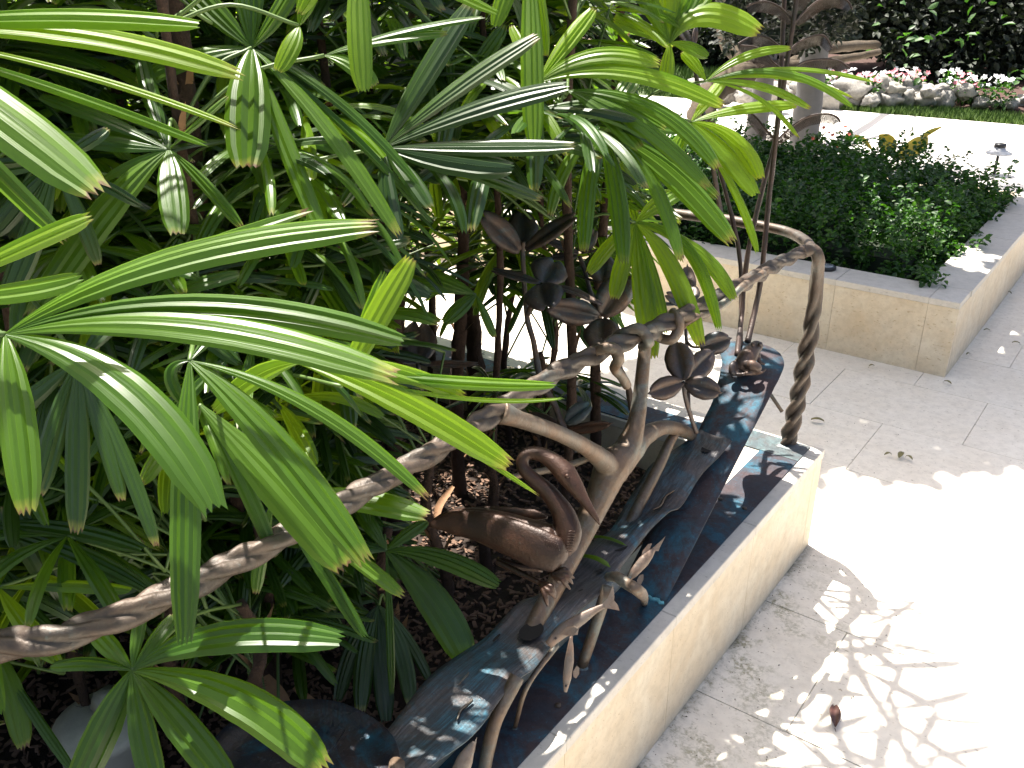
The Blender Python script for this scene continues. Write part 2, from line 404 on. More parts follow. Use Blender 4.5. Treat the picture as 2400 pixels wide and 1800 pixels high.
X2, Y2 = .0285, 1.6166
p2 = thing('stone_planter', (X2, Y2, 0), 'beige travertine planter across the patio, holding the dark green hedge', 'planter')
wall_run(p2, 'x', Y2, -4.2, X2, -1, .2, .41, .0)
# side wall
def side():
    c = Y2+.2; cuts = [c, 2.2, 2.8, 3.4, 4.0]
    for c0, c1 in zip([Y2+.031]+cuts[1:-1], cuts[1:]):
        m = MB(); m.box((X2-.03, c0+.0012, 0), (X2, c1-.0012, H-.03)); m.build('facing_slab', FACE, p2)
    for c0, c1 in zip(cuts[:-1], cuts[1:]):
        m = MB(); m.box((X2-.2, c0+.0012, H-.028), (X2+.004, c1-.0012, H), .002); m.build('cap_slab', CAP, p2)
side()
m = MB(); m.box((-4.2, Y2+.032, 0), (X2-.032, Y2+.19, H-.031)); m.box((X2-.19, Y2+.19, 0), (X2-.032, 4.0, H-.031)); m.box((-4.2, 3.82, 0), (X2-.19, 4.0, H-.002)); m.build('wall_core', FACE, p2)
g = MB(); g.box((-4.2, Y2+.19, 0), (X2-.19, 3.82, .24)); tag(g.build('hedge_soil', SOIL), kind='structure')

# ================================================================= LEAF CLOUDS
def leaf_cloud(name, pts, size, mat, parent=None, up=.6, fold=.25, outward=None, elong=2.0):
    """many folded leaf-sized faces; pts Nx3"""
    n = len(pts); pts = np.asarray(pts, dtype=float)
    s = size*rng.uniform(.65, 1.25, n)
    d = rng.normal(size=(n, 3)); d[:, 2] *= .6; d[:, 2] -= .15
    if outward is not None: d += outward*1.1
    d /= np.linalg.norm(d, axis=1)[:, None]
    nn = rng.normal(size=(n, 3))*.55; nn[:, 2] += up*1.6
    nn -= (nn*d).sum(1)[:, None]*d; nn /= np.linalg.norm(nn, axis=1)[:, None]
    b = np.cross(nn, d); L = s[:, None]; W = L/elong
    a0 = pts; a1 = pts+d*L*.33+b*W*.5+nn*W*fold; a2 = pts+d*L*.7+b*W*.42+nn*W*fold*.8; a3 = pts+d*L-nn*L*.1
    a4 = pts+d*L*.7-b*W*.42+nn*W*fold*.8; a5 = pts+d*L*.33-b*W*.5+nn*W*fold; a6 = pts+d*L*.5
    V = np.stack([a0, a1, a2, a3, a4, a5, a6], 1).reshape(-1, 3)
    base = (np.arange(n)*7)[:, None, None]
    T = np.array([[0, 1, 6], [1, 2, 6], [2, 3, 6], [3, 4, 6], [4, 5, 6], [5, 0, 6]])[None]
    I = (base+T).reshape(-1)
    org = np.array(origin(parent)) if parent is not None else np.zeros(3)
    if parent is None: org = np.array([V[:, 0].mean(), V[:, 1].mean(), V[:, 2].min()])
    V = (V-org).astype(np.float32)
    me = bpy.data.meshes.new(name); me.vertices.add(len(V)); me.vertices.foreach_set('co', V.ravel())
    me.loops.add(len(I)); me.loops.foreach_set('vertex_index', I.astype(np.int32))
    nf = len(I)//3; me.polygons.add(nf); me.polygons.foreach_set('loop_start', np.arange(nf, dtype=np.int32)*3)
    me.polygons.foreach_set('loop_total', np.full(nf, 3, dtype=np.int32)); me.update(calc_edges=True)
    me.materials.append(mat)
    o = bpy.data.objects.new(name, me); COL.objects.link(o)
    if parent is not None: o.parent = parent
    else: o.location = org
    return o
def blob_points(n, c, r, shell=.55):
    d = rng.normal(size=(n, 3)); d /= np.linalg.norm(d, axis=1)[:, None]
    return np.array(c)+d*np.array(r)*(rng.uniform(shell, 1, n)[:, None]), d

# hedge: sprigs radiating over an uneven top
def hedge_h(x, y):
    return .555+.11*noise.noise(Vector((x*1.6, y*1.6, 3)))+.12*noise.noise(Vector((x*4.5, y*4.5, 9)))+.05*noise.noise(Vector((x*14, y*14, 5)))
pts = []; outw = []
for i in range(9000):
    x = random.uniform(-3.9, -.15); y = random.uniform(1.80, 3.80)
    edge = min(-.15-x, y-1.80, 3.80-y)
    top = hedge_h(x, y)-.16*max(0, 1-edge/.22)**2
    if y-1.8 < .3: top -= .10*(1-(y-1.8)/.3)
    # a sprig: stem point with 7-9 leaves
    ln = Vector((random.gauss(0, .35), random.gauss(0, .35), 1)).normalized()
    depth = random.random()**1.8*.28
    base = Vector((x, y, max(.3, top-depth)))
    for k in range(8):
        q = base-ln*(k*.012)+Vector((random.gauss(0, .008), random.gauss(0, .008), 0))
        a = k*2.4; pts.append(q); outw.append((math.cos(a), math.sin(a), .35))
for i in range(420):        # loose shoots standing proud of the clipped top
    x = random.uniform(-3.8, -.12); y = random.uniform(1.78, 3.9); ed = min(-.12-x, y-1.78, 3.9-y); ln = Vector((random.gauss(0, .3), random.gauss(0, .3), 1)).normalized()
    base = Vector((x, y, max(.34, hedge_h(x, y)-.16*max(0, 1-ed/.22)**2)+random.uniform(.0, .05)))
    for k in range(9): q = base+ln*(k*.008); a = k*2.4; pts.append(q); outw.append((math.cos(a), math.sin(a), .4))
hedge = leaf_cloud('hedge', pts, .034, HEDGE, None, .7, .3, np.array(outw), 1.7)
tag(hedge, 'dense dark green clipped hedge growing in the far travertine planter', 'hedge')
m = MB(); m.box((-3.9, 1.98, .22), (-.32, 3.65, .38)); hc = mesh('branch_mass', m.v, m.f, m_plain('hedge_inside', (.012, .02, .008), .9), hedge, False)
# trailing sprigs lying on the cap
for (px, py) in ((2185, 655), (2245, 585), (2290, 570), (2300, 490), (2345, 470), (2160, 640)):
    c = atZ(px, py, H+.02); q = []; ow = []
    for k in range(60 if px == 2185 else 26):
        a = random.uniform(0, 6.3); r = random.uniform(0, .075 if px == 2185 else .05); q.append((c.x+r*math.cos(a)*.8, c.y+r*math.sin(a), H+.008+random.uniform(0, .05))); ow.append((math.cos(a), math.sin(a), .1))
    leaf_cloud('trailing_sprig', q, .034, HEDGE, hedge, .8, .3, np.array(ow), 1.7)

# ================================================================= BACKGROUND PLANTS
def ringed_trunk(name, base, top, r0, r1, label, mat=BARK):
    t = thing(name, base, label, 'palm tree', None); P = []; R = []; n = 60
    b, e = Vector(base), Vector(top)
    for i in range(n+1):
        f = i/n; P.append(b.lerp(e, f)); R.append((r0*(1-f)+r1*f)*(1+.10*max(0, 1-f*6)) * (1+(.035 if i % 7 == 0 else 0)))
    V, Fc = tube(P, R, 20, wob=.05); mesh('trunk', V, Fc, mat, t)
    # crown of feathery fronds, high above
    m = MB()
    for k in range(11):
        a = k*2*math.pi/11+random.random()*.3; L = random.uniform(1.6, 2.1)
        pts = [e+Vector((math.cos(a)*L*s, math.sin(a)*L*s, .9*s-1.5*s*s)) for s in np.linspace(0, 1, 14)]
        V, Fc = tube(pts, [.02*(1-.8*s) for s in np.linspace(0, 1, 14)], 5); m.add(V, Fc)
        for i in range(2, 13):
            for s in (-1, 1):
                d = Vector((-math.sin(a)*s, math.cos(a)*s, -.35)); q = pts[i]; T = (pts[i]-pts[i-1]).normalized()
                for kk in (0, .5):
                    qq = q+T*kk*.13; m.add([qq-T*.02, qq+T*.02, qq+d*.45+T*.15], [(0, 1, 2)])
    m.build('crown', PETIOLE, t); return t
ringed_trunk('palm_tree', (-2.17, 5.72, -.02), (-2.22, 5.8, 4.4), .118, .095, 'thick smooth grey palm trunk standing in shade behind the hedge')
ringed_trunk('palm_tree', (-2.86, 6.3, -.02), (-2.62, 6.35, 5.0), .098, .03, 'pale slimmer palm trunk with ringed swollen base, left of the thick one')
# gnarled tree with low limbs
tr = thing('gnarled_tree', (-3.3, 6.2, -.02), 'dark gnarled tree with low brown limbs reaching right over the flower bed', 'tree')
def limb(pts, r0, r1, mat=BARKB, name='limb', par=tr, wob=.35, jit=.03):
    q = cr(pts, 8); n = len(q); rr = [r0+(r1-r0)*i/(n-1) for i in range(n)]
    q = [Vector(p)+Vector((random.gauss(0, jit*r0), random.gauss(0, jit*r0), random.gauss(0, jit*r0))) for p in q]
    V, Fc = tube(q, rr, 10, wob=wob); return mesh(name, V, Fc, mat, par)
base = atZ(1655, 372, 0.)
T0 = base; T1 = atD(1640, 300, 8.1); T2 = atD(1665, 220, 8.3); T3 = atD(1760, 165, 8.6)
limb([T0, T1, T2, T3], .13, .10, name='trunk')
limb([T3, atD(1860, 150, 8.9), atD(1950, 112, 9.3), atD(2055, 106, 10.8)], .075, .045)
limb([T3, atD(1880, 152, 8.8), atD(1980, 138, 9.2), atD(2060, 122, 9.6)], .06, .03)
limb([T3, atD(1700, 80, 8.9), atD(1690, -60, 9.1)], .09, .06)
def cloud_px(n, x0, x1, yfun, d0, d1):
    out = []
    while len(out) < n:
        px = random.uniform(x0, x1); lo = yfun(px); py = random.uniform(-170, lo); D = random.uniform(d0, d1)
        if noise.noise(Vector((px*.012, py*.014, D*1.3))) < -.30: continue
        out.append(atD(px, py, D))
    return out
def low_edge(px):
    k = [(1880, 20), (1950, 50), (2000, 110), (2060, 140), (2100, 150), (2160, 168), (2230, 176), (2300, 190), (2350, 225), (2400, 205), (2500, 200)]
    return np.interp(px, [a for a, _ in k], [b for _, b in k])+20*noise.noise(Vector((px*.03, 0, 0)))
leaf_cloud('crown', cloud_px(17000, 1890, 2520, low_edge, 11.6, 13.2), .11, DARKF, tr, .5, .2, None, 1.9)
leaf_cloud('crown', cloud_px(2600, 1690, 2010, lambda px: 118+25*noise.noise(Vector((px*.03, 4, 0)))-40*max(0, (px-1900)/100), 6.6, 7.4), .075, DARKF, tr, .5, .2, None, 1.9)
leaf_cloud('crown', cloud_px(110, 2040, 2480, lambda px: low_edge(px)+14, 10.6, 11.2), .13, HEDGE, tr, .5, .2, None, 2.)
# brown twigs and orange blooms within the crown
# big dark hedge closing the view behind the bed
def bank(name, n, x0, x1, y0, y1, z0, z1, size, label, cat, mat=DARKF, seed=0):
    P = []
    while len(P) < n:
        x = random.uniform(x0, x1); y = random.uniform(y0, y1); z = random.uniform(z0, z1)
        lim = y0+(y1-y0)*.35*(1+noise.noise(Vector((x*.6, z*.8, seed))))
        if y < lim: continue
        if z > z1*(.8+.2*noise.noise(Vector((x*.7, y*.7, seed+5)))): continue
        P.append((x, y, z))
    o = leaf_cloud(name, P, size, mat, None, .5, .2, None, 1.8); tag(o, label, cat)
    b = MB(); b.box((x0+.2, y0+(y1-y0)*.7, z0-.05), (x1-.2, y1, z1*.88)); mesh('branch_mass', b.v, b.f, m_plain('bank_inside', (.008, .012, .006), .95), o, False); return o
bank('tall_hedge', 9000, -9, 8, 12.6, 14.0, -.03, 3.2, .17, 'tall dark hedge closing the view behind the flower bed', 'hedge', DARKF, 1)
bank('tall_hedge', 6000, -21, -9.2, 10.5, 12.5, -.03, 3.6, .2, 'tall dark hedge far off at upper left behind the palms', 'hedge', DARKF, 2)
bank('dark_shrub', 3500, -8.6, -5.2, 11.6, 12.5, -.03, .85, .12, 'low dark shrub behind the path, beside the sandy walk', 'shrub', DARKF, 3)
bank('dark_shrub', 5000, -8.5, -4.1, .6, 3.6, -.03, 1.5, .12, 'dark leafy shrub mass left of the patio, glimpsed through the palms', 'shrub', DARKF, 9)
# overhanging tree above the patio: its crown is out of the picture, its dappled shade falls on patio and hedge
st = thing('shade_tree', (1.55, 4.4, 0), 'broad tree right of the patio whose crown shades the far planter', 'tree')
limb([(1.55, 4.4, 0), (1.5, 4.3, 1.2), (1.2, 4.1, 2.3), (.5, 3.7, 3.0)], .12, .06, name='trunk', par=st)
limb([(.9, 3.9, 2.7), (.2, 3.0, 3.1), (-.6, 2.4, 3.3)], .05, .02, par=st); limb([(1.2, 4.1, 2.3), (.9, 3.0, 2.9), (.3, 1.9, 3.2)], .05, .02, par=st)
P = []
while len(P) < 15000:
    x = random.uniform(-2.9, 2.2); y = random.uniform(.7, 5.6); z = random.uniform(2.75, 3.7)
    # ground point this leaf shades
    gx, gy = x-LD.x/LD.z*z*-1*-1, y-LD.y/LD.z*z*-1*-1
    gx = x+LD.x/(-LD.z)*z; gy = y+LD.y/(-LD.z)*z
    ed = gy-(.40+1.15*max(0, gx+.03)+.16*noise.noise(Vector((gx*3, gy*3, 0))))
    if ed < 0 or (ed < .30 and noise.noise(Vector((gx*9, gy*9, 2))) > -.05+ed*1.6): continue
    if gx < -1.15 and gy < 1.5: continue
    if gy > 3.75+.3*noise.noise(Vector((gx*2, 0, 7))) or gx < -1.9: continue
    g1 = noise.noise(Vector((gx*1.7, gy*1.7, 1.5)))+.5*noise.noise(Vector((gx*5, gy*5, 4)))
    if g1 > (.62 if gy < 1.75 else .06): continue
    P.append((x, y, z))
leaf_cloud('crown', P, .12, DARKF, st, .9, .15, None, 1.7)

# rocks along the bed
def rock(c, r, seed):
    bm = bmesh.new(); bmesh.ops.create_icosphere(bm, subdivisions=3, radius=1)
    s = Vector((random.uniform(.85, 1.25), random.uniform(.7, 1), random.uniform(.65, .9)))
    for v in bm.verts:
        d = v.co.normalized(); k = 1+.42*noise.noise(d*1.5+Vector((seed, 0, 0)))+.34*noise.noise(d*3.6+Vector((seed, 3, 0)))-.30*abs(noise.noise(d*7+Vector((seed, 0, 1))))
        v.co = Vector((d.x*s.x, d.y*s.y, d.z*s.z))*k*r+c
    V = [v.co.copy() for v in bm.verts]; Fc = [tuple(x.index for x in f.verts) for f in bm.faces]; bm.free(); return V, Fc
ORD = '. first second third fourth fifth sixth seventh eighth ninth tenth eleventh twelfth thirteenth fourteenth fifteenth sixteenth seventeenth eighteenth nineteenth twentieth'.split()
RK = [(1840, 222, 42), (1925, 226, 44), (1990, 205, 36), (2025, 218, 26), (1990, 232, 26), (2040, 238, 22), (2060, 205, 32), (2080, 232, 30), (2095, 210, 26), (2120, 232, 24),
      (2130, 200, 34), (2155, 205, 22), (2160, 232, 28), (2180, 215, 24), (2205, 212, 20), (2210, 232, 30), (2235, 222, 36), (2272, 232, 20), (2300, 240, 22), (2325, 245, 14), (1880, 205, 34), (1955, 195, 36), (1855, 200, 30),
      (2345, 244, 16), (2367, 246, 18), (2398, 240, 24), (1900, 232, 24), (2260, 215, 22), (1800, 215, 40), (1760, 212, 40), (1700, 205, 40), (1640, 205, 36)]
for i, (px, py, r) in enumerate(RK):
    c = atZ(px, py+r*.35, .05 if py > 215 else .16); D = (c-CAM).dot(FW); V, Fc = rock(c+Vector((0, 0, .04)), r/F_PX*D*.98, i*3.7)
    up_ = py < 220; nth = sorted([q[0] for q in RK if (q[1] < 220) == up_]).index(px)+1
    tag(mesh('limestone_rock', V, Fc, ROCK, None, True), '%s pitted grey-white rock, %s from the left in the %s row of the bed edging' % ('large' if r > 33 else 'middling' if r > 23 else 'small', ORD[nth], 'upper' if up_ else 'lower'), 'rock', 'limestone rocks edging the flower bed')
# flower plants
def flower_plant(px, py, mats, label, cnt=16, z=.33, r=.16, grp='impatiens plants behind the rocks'):
    c = atZ(px, py, z); t = thing('flowering_plant', (c.x, c.y, z-.28), label, 'flower', grp)
    q, d = blob_points(120, (c.x, c.y, z-.1), (r*1.1, r, .13)); leaf_cloud('foliage', q, .06, HEDGE, t, .8, .2, d, 1.6)
    for mt in mats:
        m = MB()
        for k in range(cnt):
            a = random.uniform(0, 6.3); rr = r*math.sqrt(random.random()); p = Vector((c.x+rr*math.cos(a), c.y+rr*math.sin(a)*.7-.03, z+random.uniform(-.05, .1)))
            nn = Vector((random.gauss(0, .4), -.6+random.gauss(0, .3), .8)).normalized(); u_ = nn.orthogonal().normalized(); v_ = nn.cross(u_); V = [p]
            for j in range(10):
                aa = j*math.pi/5; q_ = (.036 if j % 2 else .022)*(.5 if r < .12 else 1); V.append(p+u_*math.cos(aa)*q_+v_*math.sin(aa)*q_+nn*.006)
            m.add(V, [(0, 1+j, 1+(j+1) % 10) for j in range(10)])
        m.build('blossom', mt, t)
fl = [(1850, 180, 'pw'), (1885, 186, 'p'), (1915, 184, 'w'), (1965, 184, 'pw'), (2005, 183, 'w'), (2038, 190, 'p'), (2070, 180, 'w'), (2096, 182, 'p'), (2125, 180, 'w'), (2150, 184, 'p'), (2230, 182, 'w'), (2290, 192, 'w'), (2265, 192, 'p'), (2350, 200, 'w')]
for px, py, k in fl:
    z_ = .30+.0
    flower_plant(px, py, [PINK if c == 'p' else WPET for c in k], '%s impatiens clump behind the rocks, %s clump from the left' % ({'p': 'pink', 'w': 'white', 'pw': 'mixed pink and white'}[k], ORD[sorted(f_[0] for f_ in fl).index(px)+1]), 13, z_, .15)
for px, py, wl in ((1925, 334, 'closest to the grey palm trunk'), (1990, 326, 'farthest right, beside the yellow leaves'), (1962, 344, 'the middle one of three')):
    flower_plant(px, py, [REDP], 'small red-flowered shrub behind the hedge, '+wl, 3, .55, .09, 'ixora shrubs behind the hedge')
# yellow croton-like plant
cr_c = Vector((-1.05, 4.2, 0)); ct = thing('broad_leaved_plant', cr_c, 'plant with a few large yellow-green leaves rising behind the hedge', 'plant')
def blade(name, pts, w0, mat, par, nrm=None, prof=None, nL=12, fold=.25, thick=0):
    q = [Vector(p) for p in cr(pts, nL)]; V = []; Fc = []; n = len(q)
    for i in range(n):
        T = (q[min(i+1, n-1)]-q[max(0, i-1)]).normalized(); N = nrm or (CAM-q[i]).normalized(); S = T.cross(N).normalized(); N2 = S.cross(T); t = i/(n-1)
        wv = w0*(prof(t) if prof else math.sin(math.pi*min(1, .08+t*.92))**.8)
        V += [q[i]-S*wv*.5+N2*wv*fold, q[i], q[i]+S*wv*.5+N2*wv*fold]
    for i in range(n-1):
        a = i*3; Fc += [(a, a+1, a+4, a+3), (a+1, a+2, a+5, a+4)]
    o = mesh(name, V, Fc, mat, par)
    if thick: s = o.modifiers.new('s', 'SOLIDIFY'); s.thickness = thick; s.offset = 0
    return o
for pts, wd in (([(2100, 372), (2145, 345), (2175, 320)], .12), ([(2090, 365), (2080, 335), (2060, 315)], .11), ([(2160, 330), (2175, 312), (2210, 296)], .035), ([(2045, 352), (2020, 325), (1985, 315)], .03)):
    blade('leaf', [atD(x, y, 6.6) for x, y in pts], wd, CROTON, ct)
limb([cr_c, atD(2080, 410, 6.7), atD(2095, 372, 6.6)], .012, .008, PETIOLE, 'stem', ct, .1)
# path light
pl = atZ(2330, 408, .0); c = Vector((pl.x, pl.y, -.02)); D = (atZ(2330, 408, 0)-CAM).dot(FW); t = thing('path_light', c, 'small black mushroom path light at the edge of the white path', 'garden light')
k = D/F_PX; V, Fc = tube([c, c+Vector((0, 0, .21))], .012, 10); mesh('stake', V, Fc, BLACK, t)
V, Fc = tube([c+Vector((0, 0, z)) for z in (.19, .20, .225, .25)], [.105, .105, .05, .045], 24); mesh('hood', V, Fc, FROST, t)
V, Fc = tube([c+Vector((0, 0, z)) for z in (.25, .275)], [.05, .045], 24); mesh('cap', V, Fc, BLACK, t)
# flush lamp on the far planter cap
c = atZ(1935, 628, H+.004); t = thing('recessed_lamp', c, 'round recessed glass uplight set in the cap of the far planter', 'lamp')
V, Fc = tube([c+Vector((0, 0, z)) for z in (-.004, .008, .012)], [.048, .048, .044], 28); mesh('ring', V, Fc, BLACK, t)
V, Fc = tube([c+Vector((0, 0, z)) for z in (.0125, .0145)], [.038, .034], 28); mesh('lens', V, Fc, GLASS, t)
# grass strip by the path
m = MB()
for i in range(15000):
    x = random.uniform(-5.5, 1.5); yb = 9.0+.055*(x+3.1)+.0; y = yb+random.uniform(-.02, .72); h = random.uniform(.03, .07); a = random.uniform(0, 6.3)
    dx, dy = math.cos(a)*.008, math.sin(a)*.008; lx, ly = random.gauss(0, .02), random.gauss(0, .02)
    m.add([(x-dx, y-dy, -.02), (x+dx, y+dy, -.02), (x+lx, y+ly, h)], [(0, 1, 2)])
for i in range(9000):
    x = random.uniform(-9, -3.2); y = random.uniform(9.2, 12.4); h = random.uniform(.05, .09); a = random.uniform(0, 6.3); dx, dy = math.cos(a)*.012, math.sin(a)*.012
    m.add([(x-dx, y-dy, -.06), (x+dx, y+dy, -.06), (x+random.gauss(0, .03), y+random.gauss(0, .03), h)], [(0, 1, 2)])
tag(m.build('grass', GRASS), 'short bright green grass strip along the pale path', 'grass', kind='stuff')
# ---- litter
def fallen(px, py, L, wd, mat, label, ang=0., grp=None):
    c = atZ(px, py, .004); d = Vector((math.cos(ang), math.sin(ang), 0)); s = Vector((-d.y, d.x, 0)); V = []; Fc = []; n = 10
    for i in range(n+1):
        t = i/n; w_ = wd*math.sin(math.pi*min(.97, .06+t*.94))**.7; z = .004+.006*math.sin(t*3)+.004
        for k in (-1, -.5, 0, .5, 1): V.append(c+d*(t-.5)*L+s*w_*.5*k+Vector((0, 0, z+abs(k)*wd*.22)))
    for i in range(n):
        for k in range(4): a = i*5+k; Fc.append((a, a+1, a+6, a+5))
    st_, sf = tube([c+d*L*.48+Vector((0, 0, .006)), c+d*L*.62+Vector((0, 0, .004))+s*L*.04], [.0012, .0006], 5)
    n0 = len(V); V += st_; Fc += [tuple(a+n0 for a in f) for f in sf]
    o = mesh('fallen_leaf', V, Fc, mat, None); so_ = o.modifiers.new('s', 'SOLIDIFY'); so_.thickness = .0006
    return tag(o, label, 'leaf', grp)
fallen(1955, 1686, .075, .028, DEAD, 'glossy reddish-brown fallen leaf lying on the sunny patio', math.radians(-70))
OL = m_plain('olive_dry_leaf', (.16, .14, .05), .6, 0, 0, 30, .4)
LW = ['near the planter corner among the light flecks', 'at the far right beside the far wall', 'a little left of the rightmost one, by the far wall', 'below the corner of the far planter', 'a long one in the open middle of the shade', 'a long one at the edge of the sunlight', 'the rightmost of three at the sun edge', 'the leftmost of three at the sun edge', 'up against the far planter side wall', 'at the foot of the far planter corner']
for i, (px, py, L) in enumerate([(2042, 862, .03), (2380, 808, .035), (2312, 778, .03), (2220, 901, .035), (1915, 990, .05), (2110, 1072, .05), (2130, 1078, .03), (2080, 1070, .03), (2365, 690, .03), (2268, 834, .025)]):
    fallen(px, py, L, L*.42, OL, 'small curled olive leaf, '+LW[i], random.uniform(0, 6), 'dry leaves scattered on the patio')
m = MB()
for i in range(420):
    if i < 260: x = random.uniform(.0, .5)**1.6+.008; y = random.uniform(-1.3, .3)
    else: x = random.uniform(-.2, 1.2); y = random.uniform(.0, 1.6)
    if y > 0 and random.random() < .3: x = random.uniform(-1.2, 0); y = random.uniform(.1, 1.6)
    L = random.uniform(.001, .0045); a = random.uniform(0, 6.3); dx, dy = L*math.cos(a), L*math.sin(a)
    m.add([(x-dx, y-dy, .0035), (x+dy*.4, y-dx*.4, .0055), (x+dx, y+dy, .0035), (x-dy*.4, y+dx*.4, .005)], [(0, 1, 2, 3)])
tag(m.build('patio_debris', m_plain('dark_crumbs', (.07, .055, .03), .9)), 'tiny dark crumbs and bits scattered on the paving', 'debris', kind='stuff')
# ================================================================= BRONZE WORK
XR = -.2                                            # plane of the handrail
# copper sheet covering the planter top
cs = thing('copper_tray', (-.09, -1.5, H), 'dark patinated copper sheet lying on the planter top under the sculpture', 'metal sheet')
m = MB(); m.box((-.150, -3.2, H+.0015), (-.034, -.13, H+.0045)); m.build('long_sheet', BR_DARK, cs)
m = MB(); m.box((-.30, -.128, H+.0015), (-.034, -.020, H+.0045)); m.build('corner_plate', BR_PLATE, cs)
m = MB(); m.box((-2.2, -.19, H+.0015), (-.302, -.07, H+.0045)); m.build('end_sheet', BR_DARK, cs)
for (px, py) in ((1308, 1655), (1745, 1193), (1688, 1171)):
    c = atZ(px, py, H+.004); V, Fc = tube([c, c+Vector((0, 0, .004)), c+Vector((0, 0, .006))], [.0065, .0065, .003], 10); mesh('screw', V, Fc, BR_RAIL, cs)
# handrail -------------------------------------------------------
rail = thing('bronze_handrail', (-.11, -.05, H), 'twisted bronze handrail running over the planter down to its corner post', 'railing')
RP = [(-260, 1640), (-120, 1560), (0, 1515), (150, 1492), (380, 1400), (640, 1272), (870, 1142), (1080, 1020), (1170, 962), (1330, 862), (1500, 785), (1640, 722), (1780, 643), (1880, 590)]
P = [Vector((-.36, -3.2, .97)), Vector((-.345, -2.75, .965))]+[atZ(x, y, .97) for x, y in RP if x > -200]; q = [Vector(p) for p in cr(P, 26)]
def rr(i, n):
    f = i/n; return np.interp(f, [0, .3, .5, .65, .8, 1], [.0155, .0165, .0165, .0172, .0185, .0155])
V, Fc = tube(q, [rr(i, len(q)-1) for i in range(len(q))], 32, 3, lambda s: .55, lambda s: 24*s, wob=.24)
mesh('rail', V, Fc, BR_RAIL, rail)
top = q[-1]; pb = Vector((-.096, -.049, H))
bend = [top, top+Vector((.022, .022, .002)), Vector((top.x+.036, top.y+.028, .95)), Vector((-.088, -.02, .88)), Vector((-.084, -.022, .72)), Vector((-.086, -.03, .6)), Vector((-.09, -.04, .47)), pb+Vector((0, 0, .005))]
q2 = [Vector(p) for p in cr(bend, 16)]; tot = sum((q2[i+1]-q2[i]).length for i in range(len(q2)-1))
V, Fc = tube(q2, [np.interp(i/len(q2), [0, .35, .5, .75, 1], [.0165, .0175, .0195, .0215, .0205]) for i in range(len(q2))], 26, 3, lambda s: .12 if s < .15 else min(.72, .12+(s-.15)*3.2), lambda s: 0 if s < .2 else (s-.2)**1.25*34, wob=.16)
mesh('end_post', V, Fc, BR_RAIL, rail)
bp = [top+Vector((.02, .02, 0)), atZ(1890, 568, .97), atZ(1850, 545, .97), atZ(1800, 533, .97), atZ(1700, 515, .97), atZ(1560, 497, .97), atZ(1300, 455, .97), Vector((-1.7, .06, .97))]
V, Fc = tube([Vector(p) for p in cr(bp, 10)], .0155, 14, 2, .15, lambda s: 9*s, wob=.12); mesh('back_rail', V, Fc, BR_RAIL, rail)
V, Fc = tube([pb+Vector((0, 0, z)) for z in (.001, .006, .012)], [.04, .036, .024], 18, wob=.3); mesh('weld_collar', V, Fc, BR_PLATE, rail)
# vines wound over the rail
def coil(pts, r, name='vine_coil', mat=BR_TREE):
    Pq = [atD(x, y, D) for x, y, D in pts]; qq = [Vector(p) for p in cr(Pq, 8)]; n = len(qq)
    V, Fc = tube(qq, [r*(1-.12*abs(2*i/n-1)) for i in range(n)], 12, wob=.2); return mesh(name, V, Fc, mat, rail)
def Dx(px, py): return (atZ(px, py, .97)-CAM).dot(FW)
d0 = Dx(1400, 830); d1 = Dx(1500, 790); d2 = Dx(1590, 745); d3 = Dx(1680, 700)
coil([(1372, 845, d0+.03), (1385, 832, d0+.005), (1420, 815, d0-.028), (1445, 822, d0-.03), (1450, 845, d0-.02), (1440, 862, d0+.01), (1455, 880, d0+.05), (1470, 905, d0+.08)], .0115)
coil([(1437, 797, d1+.03), (1455, 783, d1-.01), (1490, 770, d1-.028), (1510, 780, d1-.03), (1520, 805, d1-.024), (1505, 812, d1+.03)], .0125)
coil([(1500, 785, d1+.02), (1525, 770, d1+.02), (1545, 790, d2-.02), (1575, 795, d2-.03), (1590, 770, d2-.03), (1588, 745, d2-.028), (1578, 733, d2+.0), (1570, 740, d2+.03)], .0115)
coil([(1600, 765, d2+.03), (1625, 745, d3-.10), (1655, 735, d3-.06), (1690, 715, d3-.028), (1720, 690, d3-.01), (1745, 668, d3+.02), (1790, 640, d3+.10)], .010)
# driftwood plank ------------------------------------------------
plank = thing('bronze_plank', (-.11, -1.3, .49), 'long wavy-edged bronze plank with woodgrain and cut slots, raised over the copper sheet', 'sculpture')
def plank_z(y): return float(np.interp(y, [-2.4, -1.0, -.8, -.6, -.35], [.50, .50, .53, .60, .715]))
def onplank(px, py):
    z = .5
    for _ in range(12): P_ = atZ(px, py, z); z = plank_z(P_.y)
    return P_
Rr = [(800, 1925), (1003, 1800), (1109, 1715), (1166, 1638), (1211, 1593), (1252, 1564), (1292, 1503), (1337, 1446), (1390, 1406), (1431, 1369), (1451, 1328), (1508, 1259), (1565, 1202), (1597, 1178), (1640, 1112), (1687, 1068), (1716, 1031)]
Ll = [(690, 1880), (850, 1760), (922, 1694), (1010, 1590), (1080, 1530), (1140, 1488), (1190, 1442), (1225, 1410), (1268, 1385), (1318, 1335), (1362, 1295), (1400, 1262), (1435, 1232), (1480, 1160), (1530, 1090), (1590, 1045), (1642, 1007)]
A_ = cr([onplank(*p) for p in Rr], 5); B_ = cr([onplank(*p) for p in Ll], 5); V = []; Fc = []; nn_ = 10
slots = [((1092, 1588), (1080, 1608)), ((1104, 1648), (1076, 1690)), ((1585, 1152), (1540, 1196)), ((1165, 1492), (1158, 1500)), ((1404, 1344), (1410, 1344))]
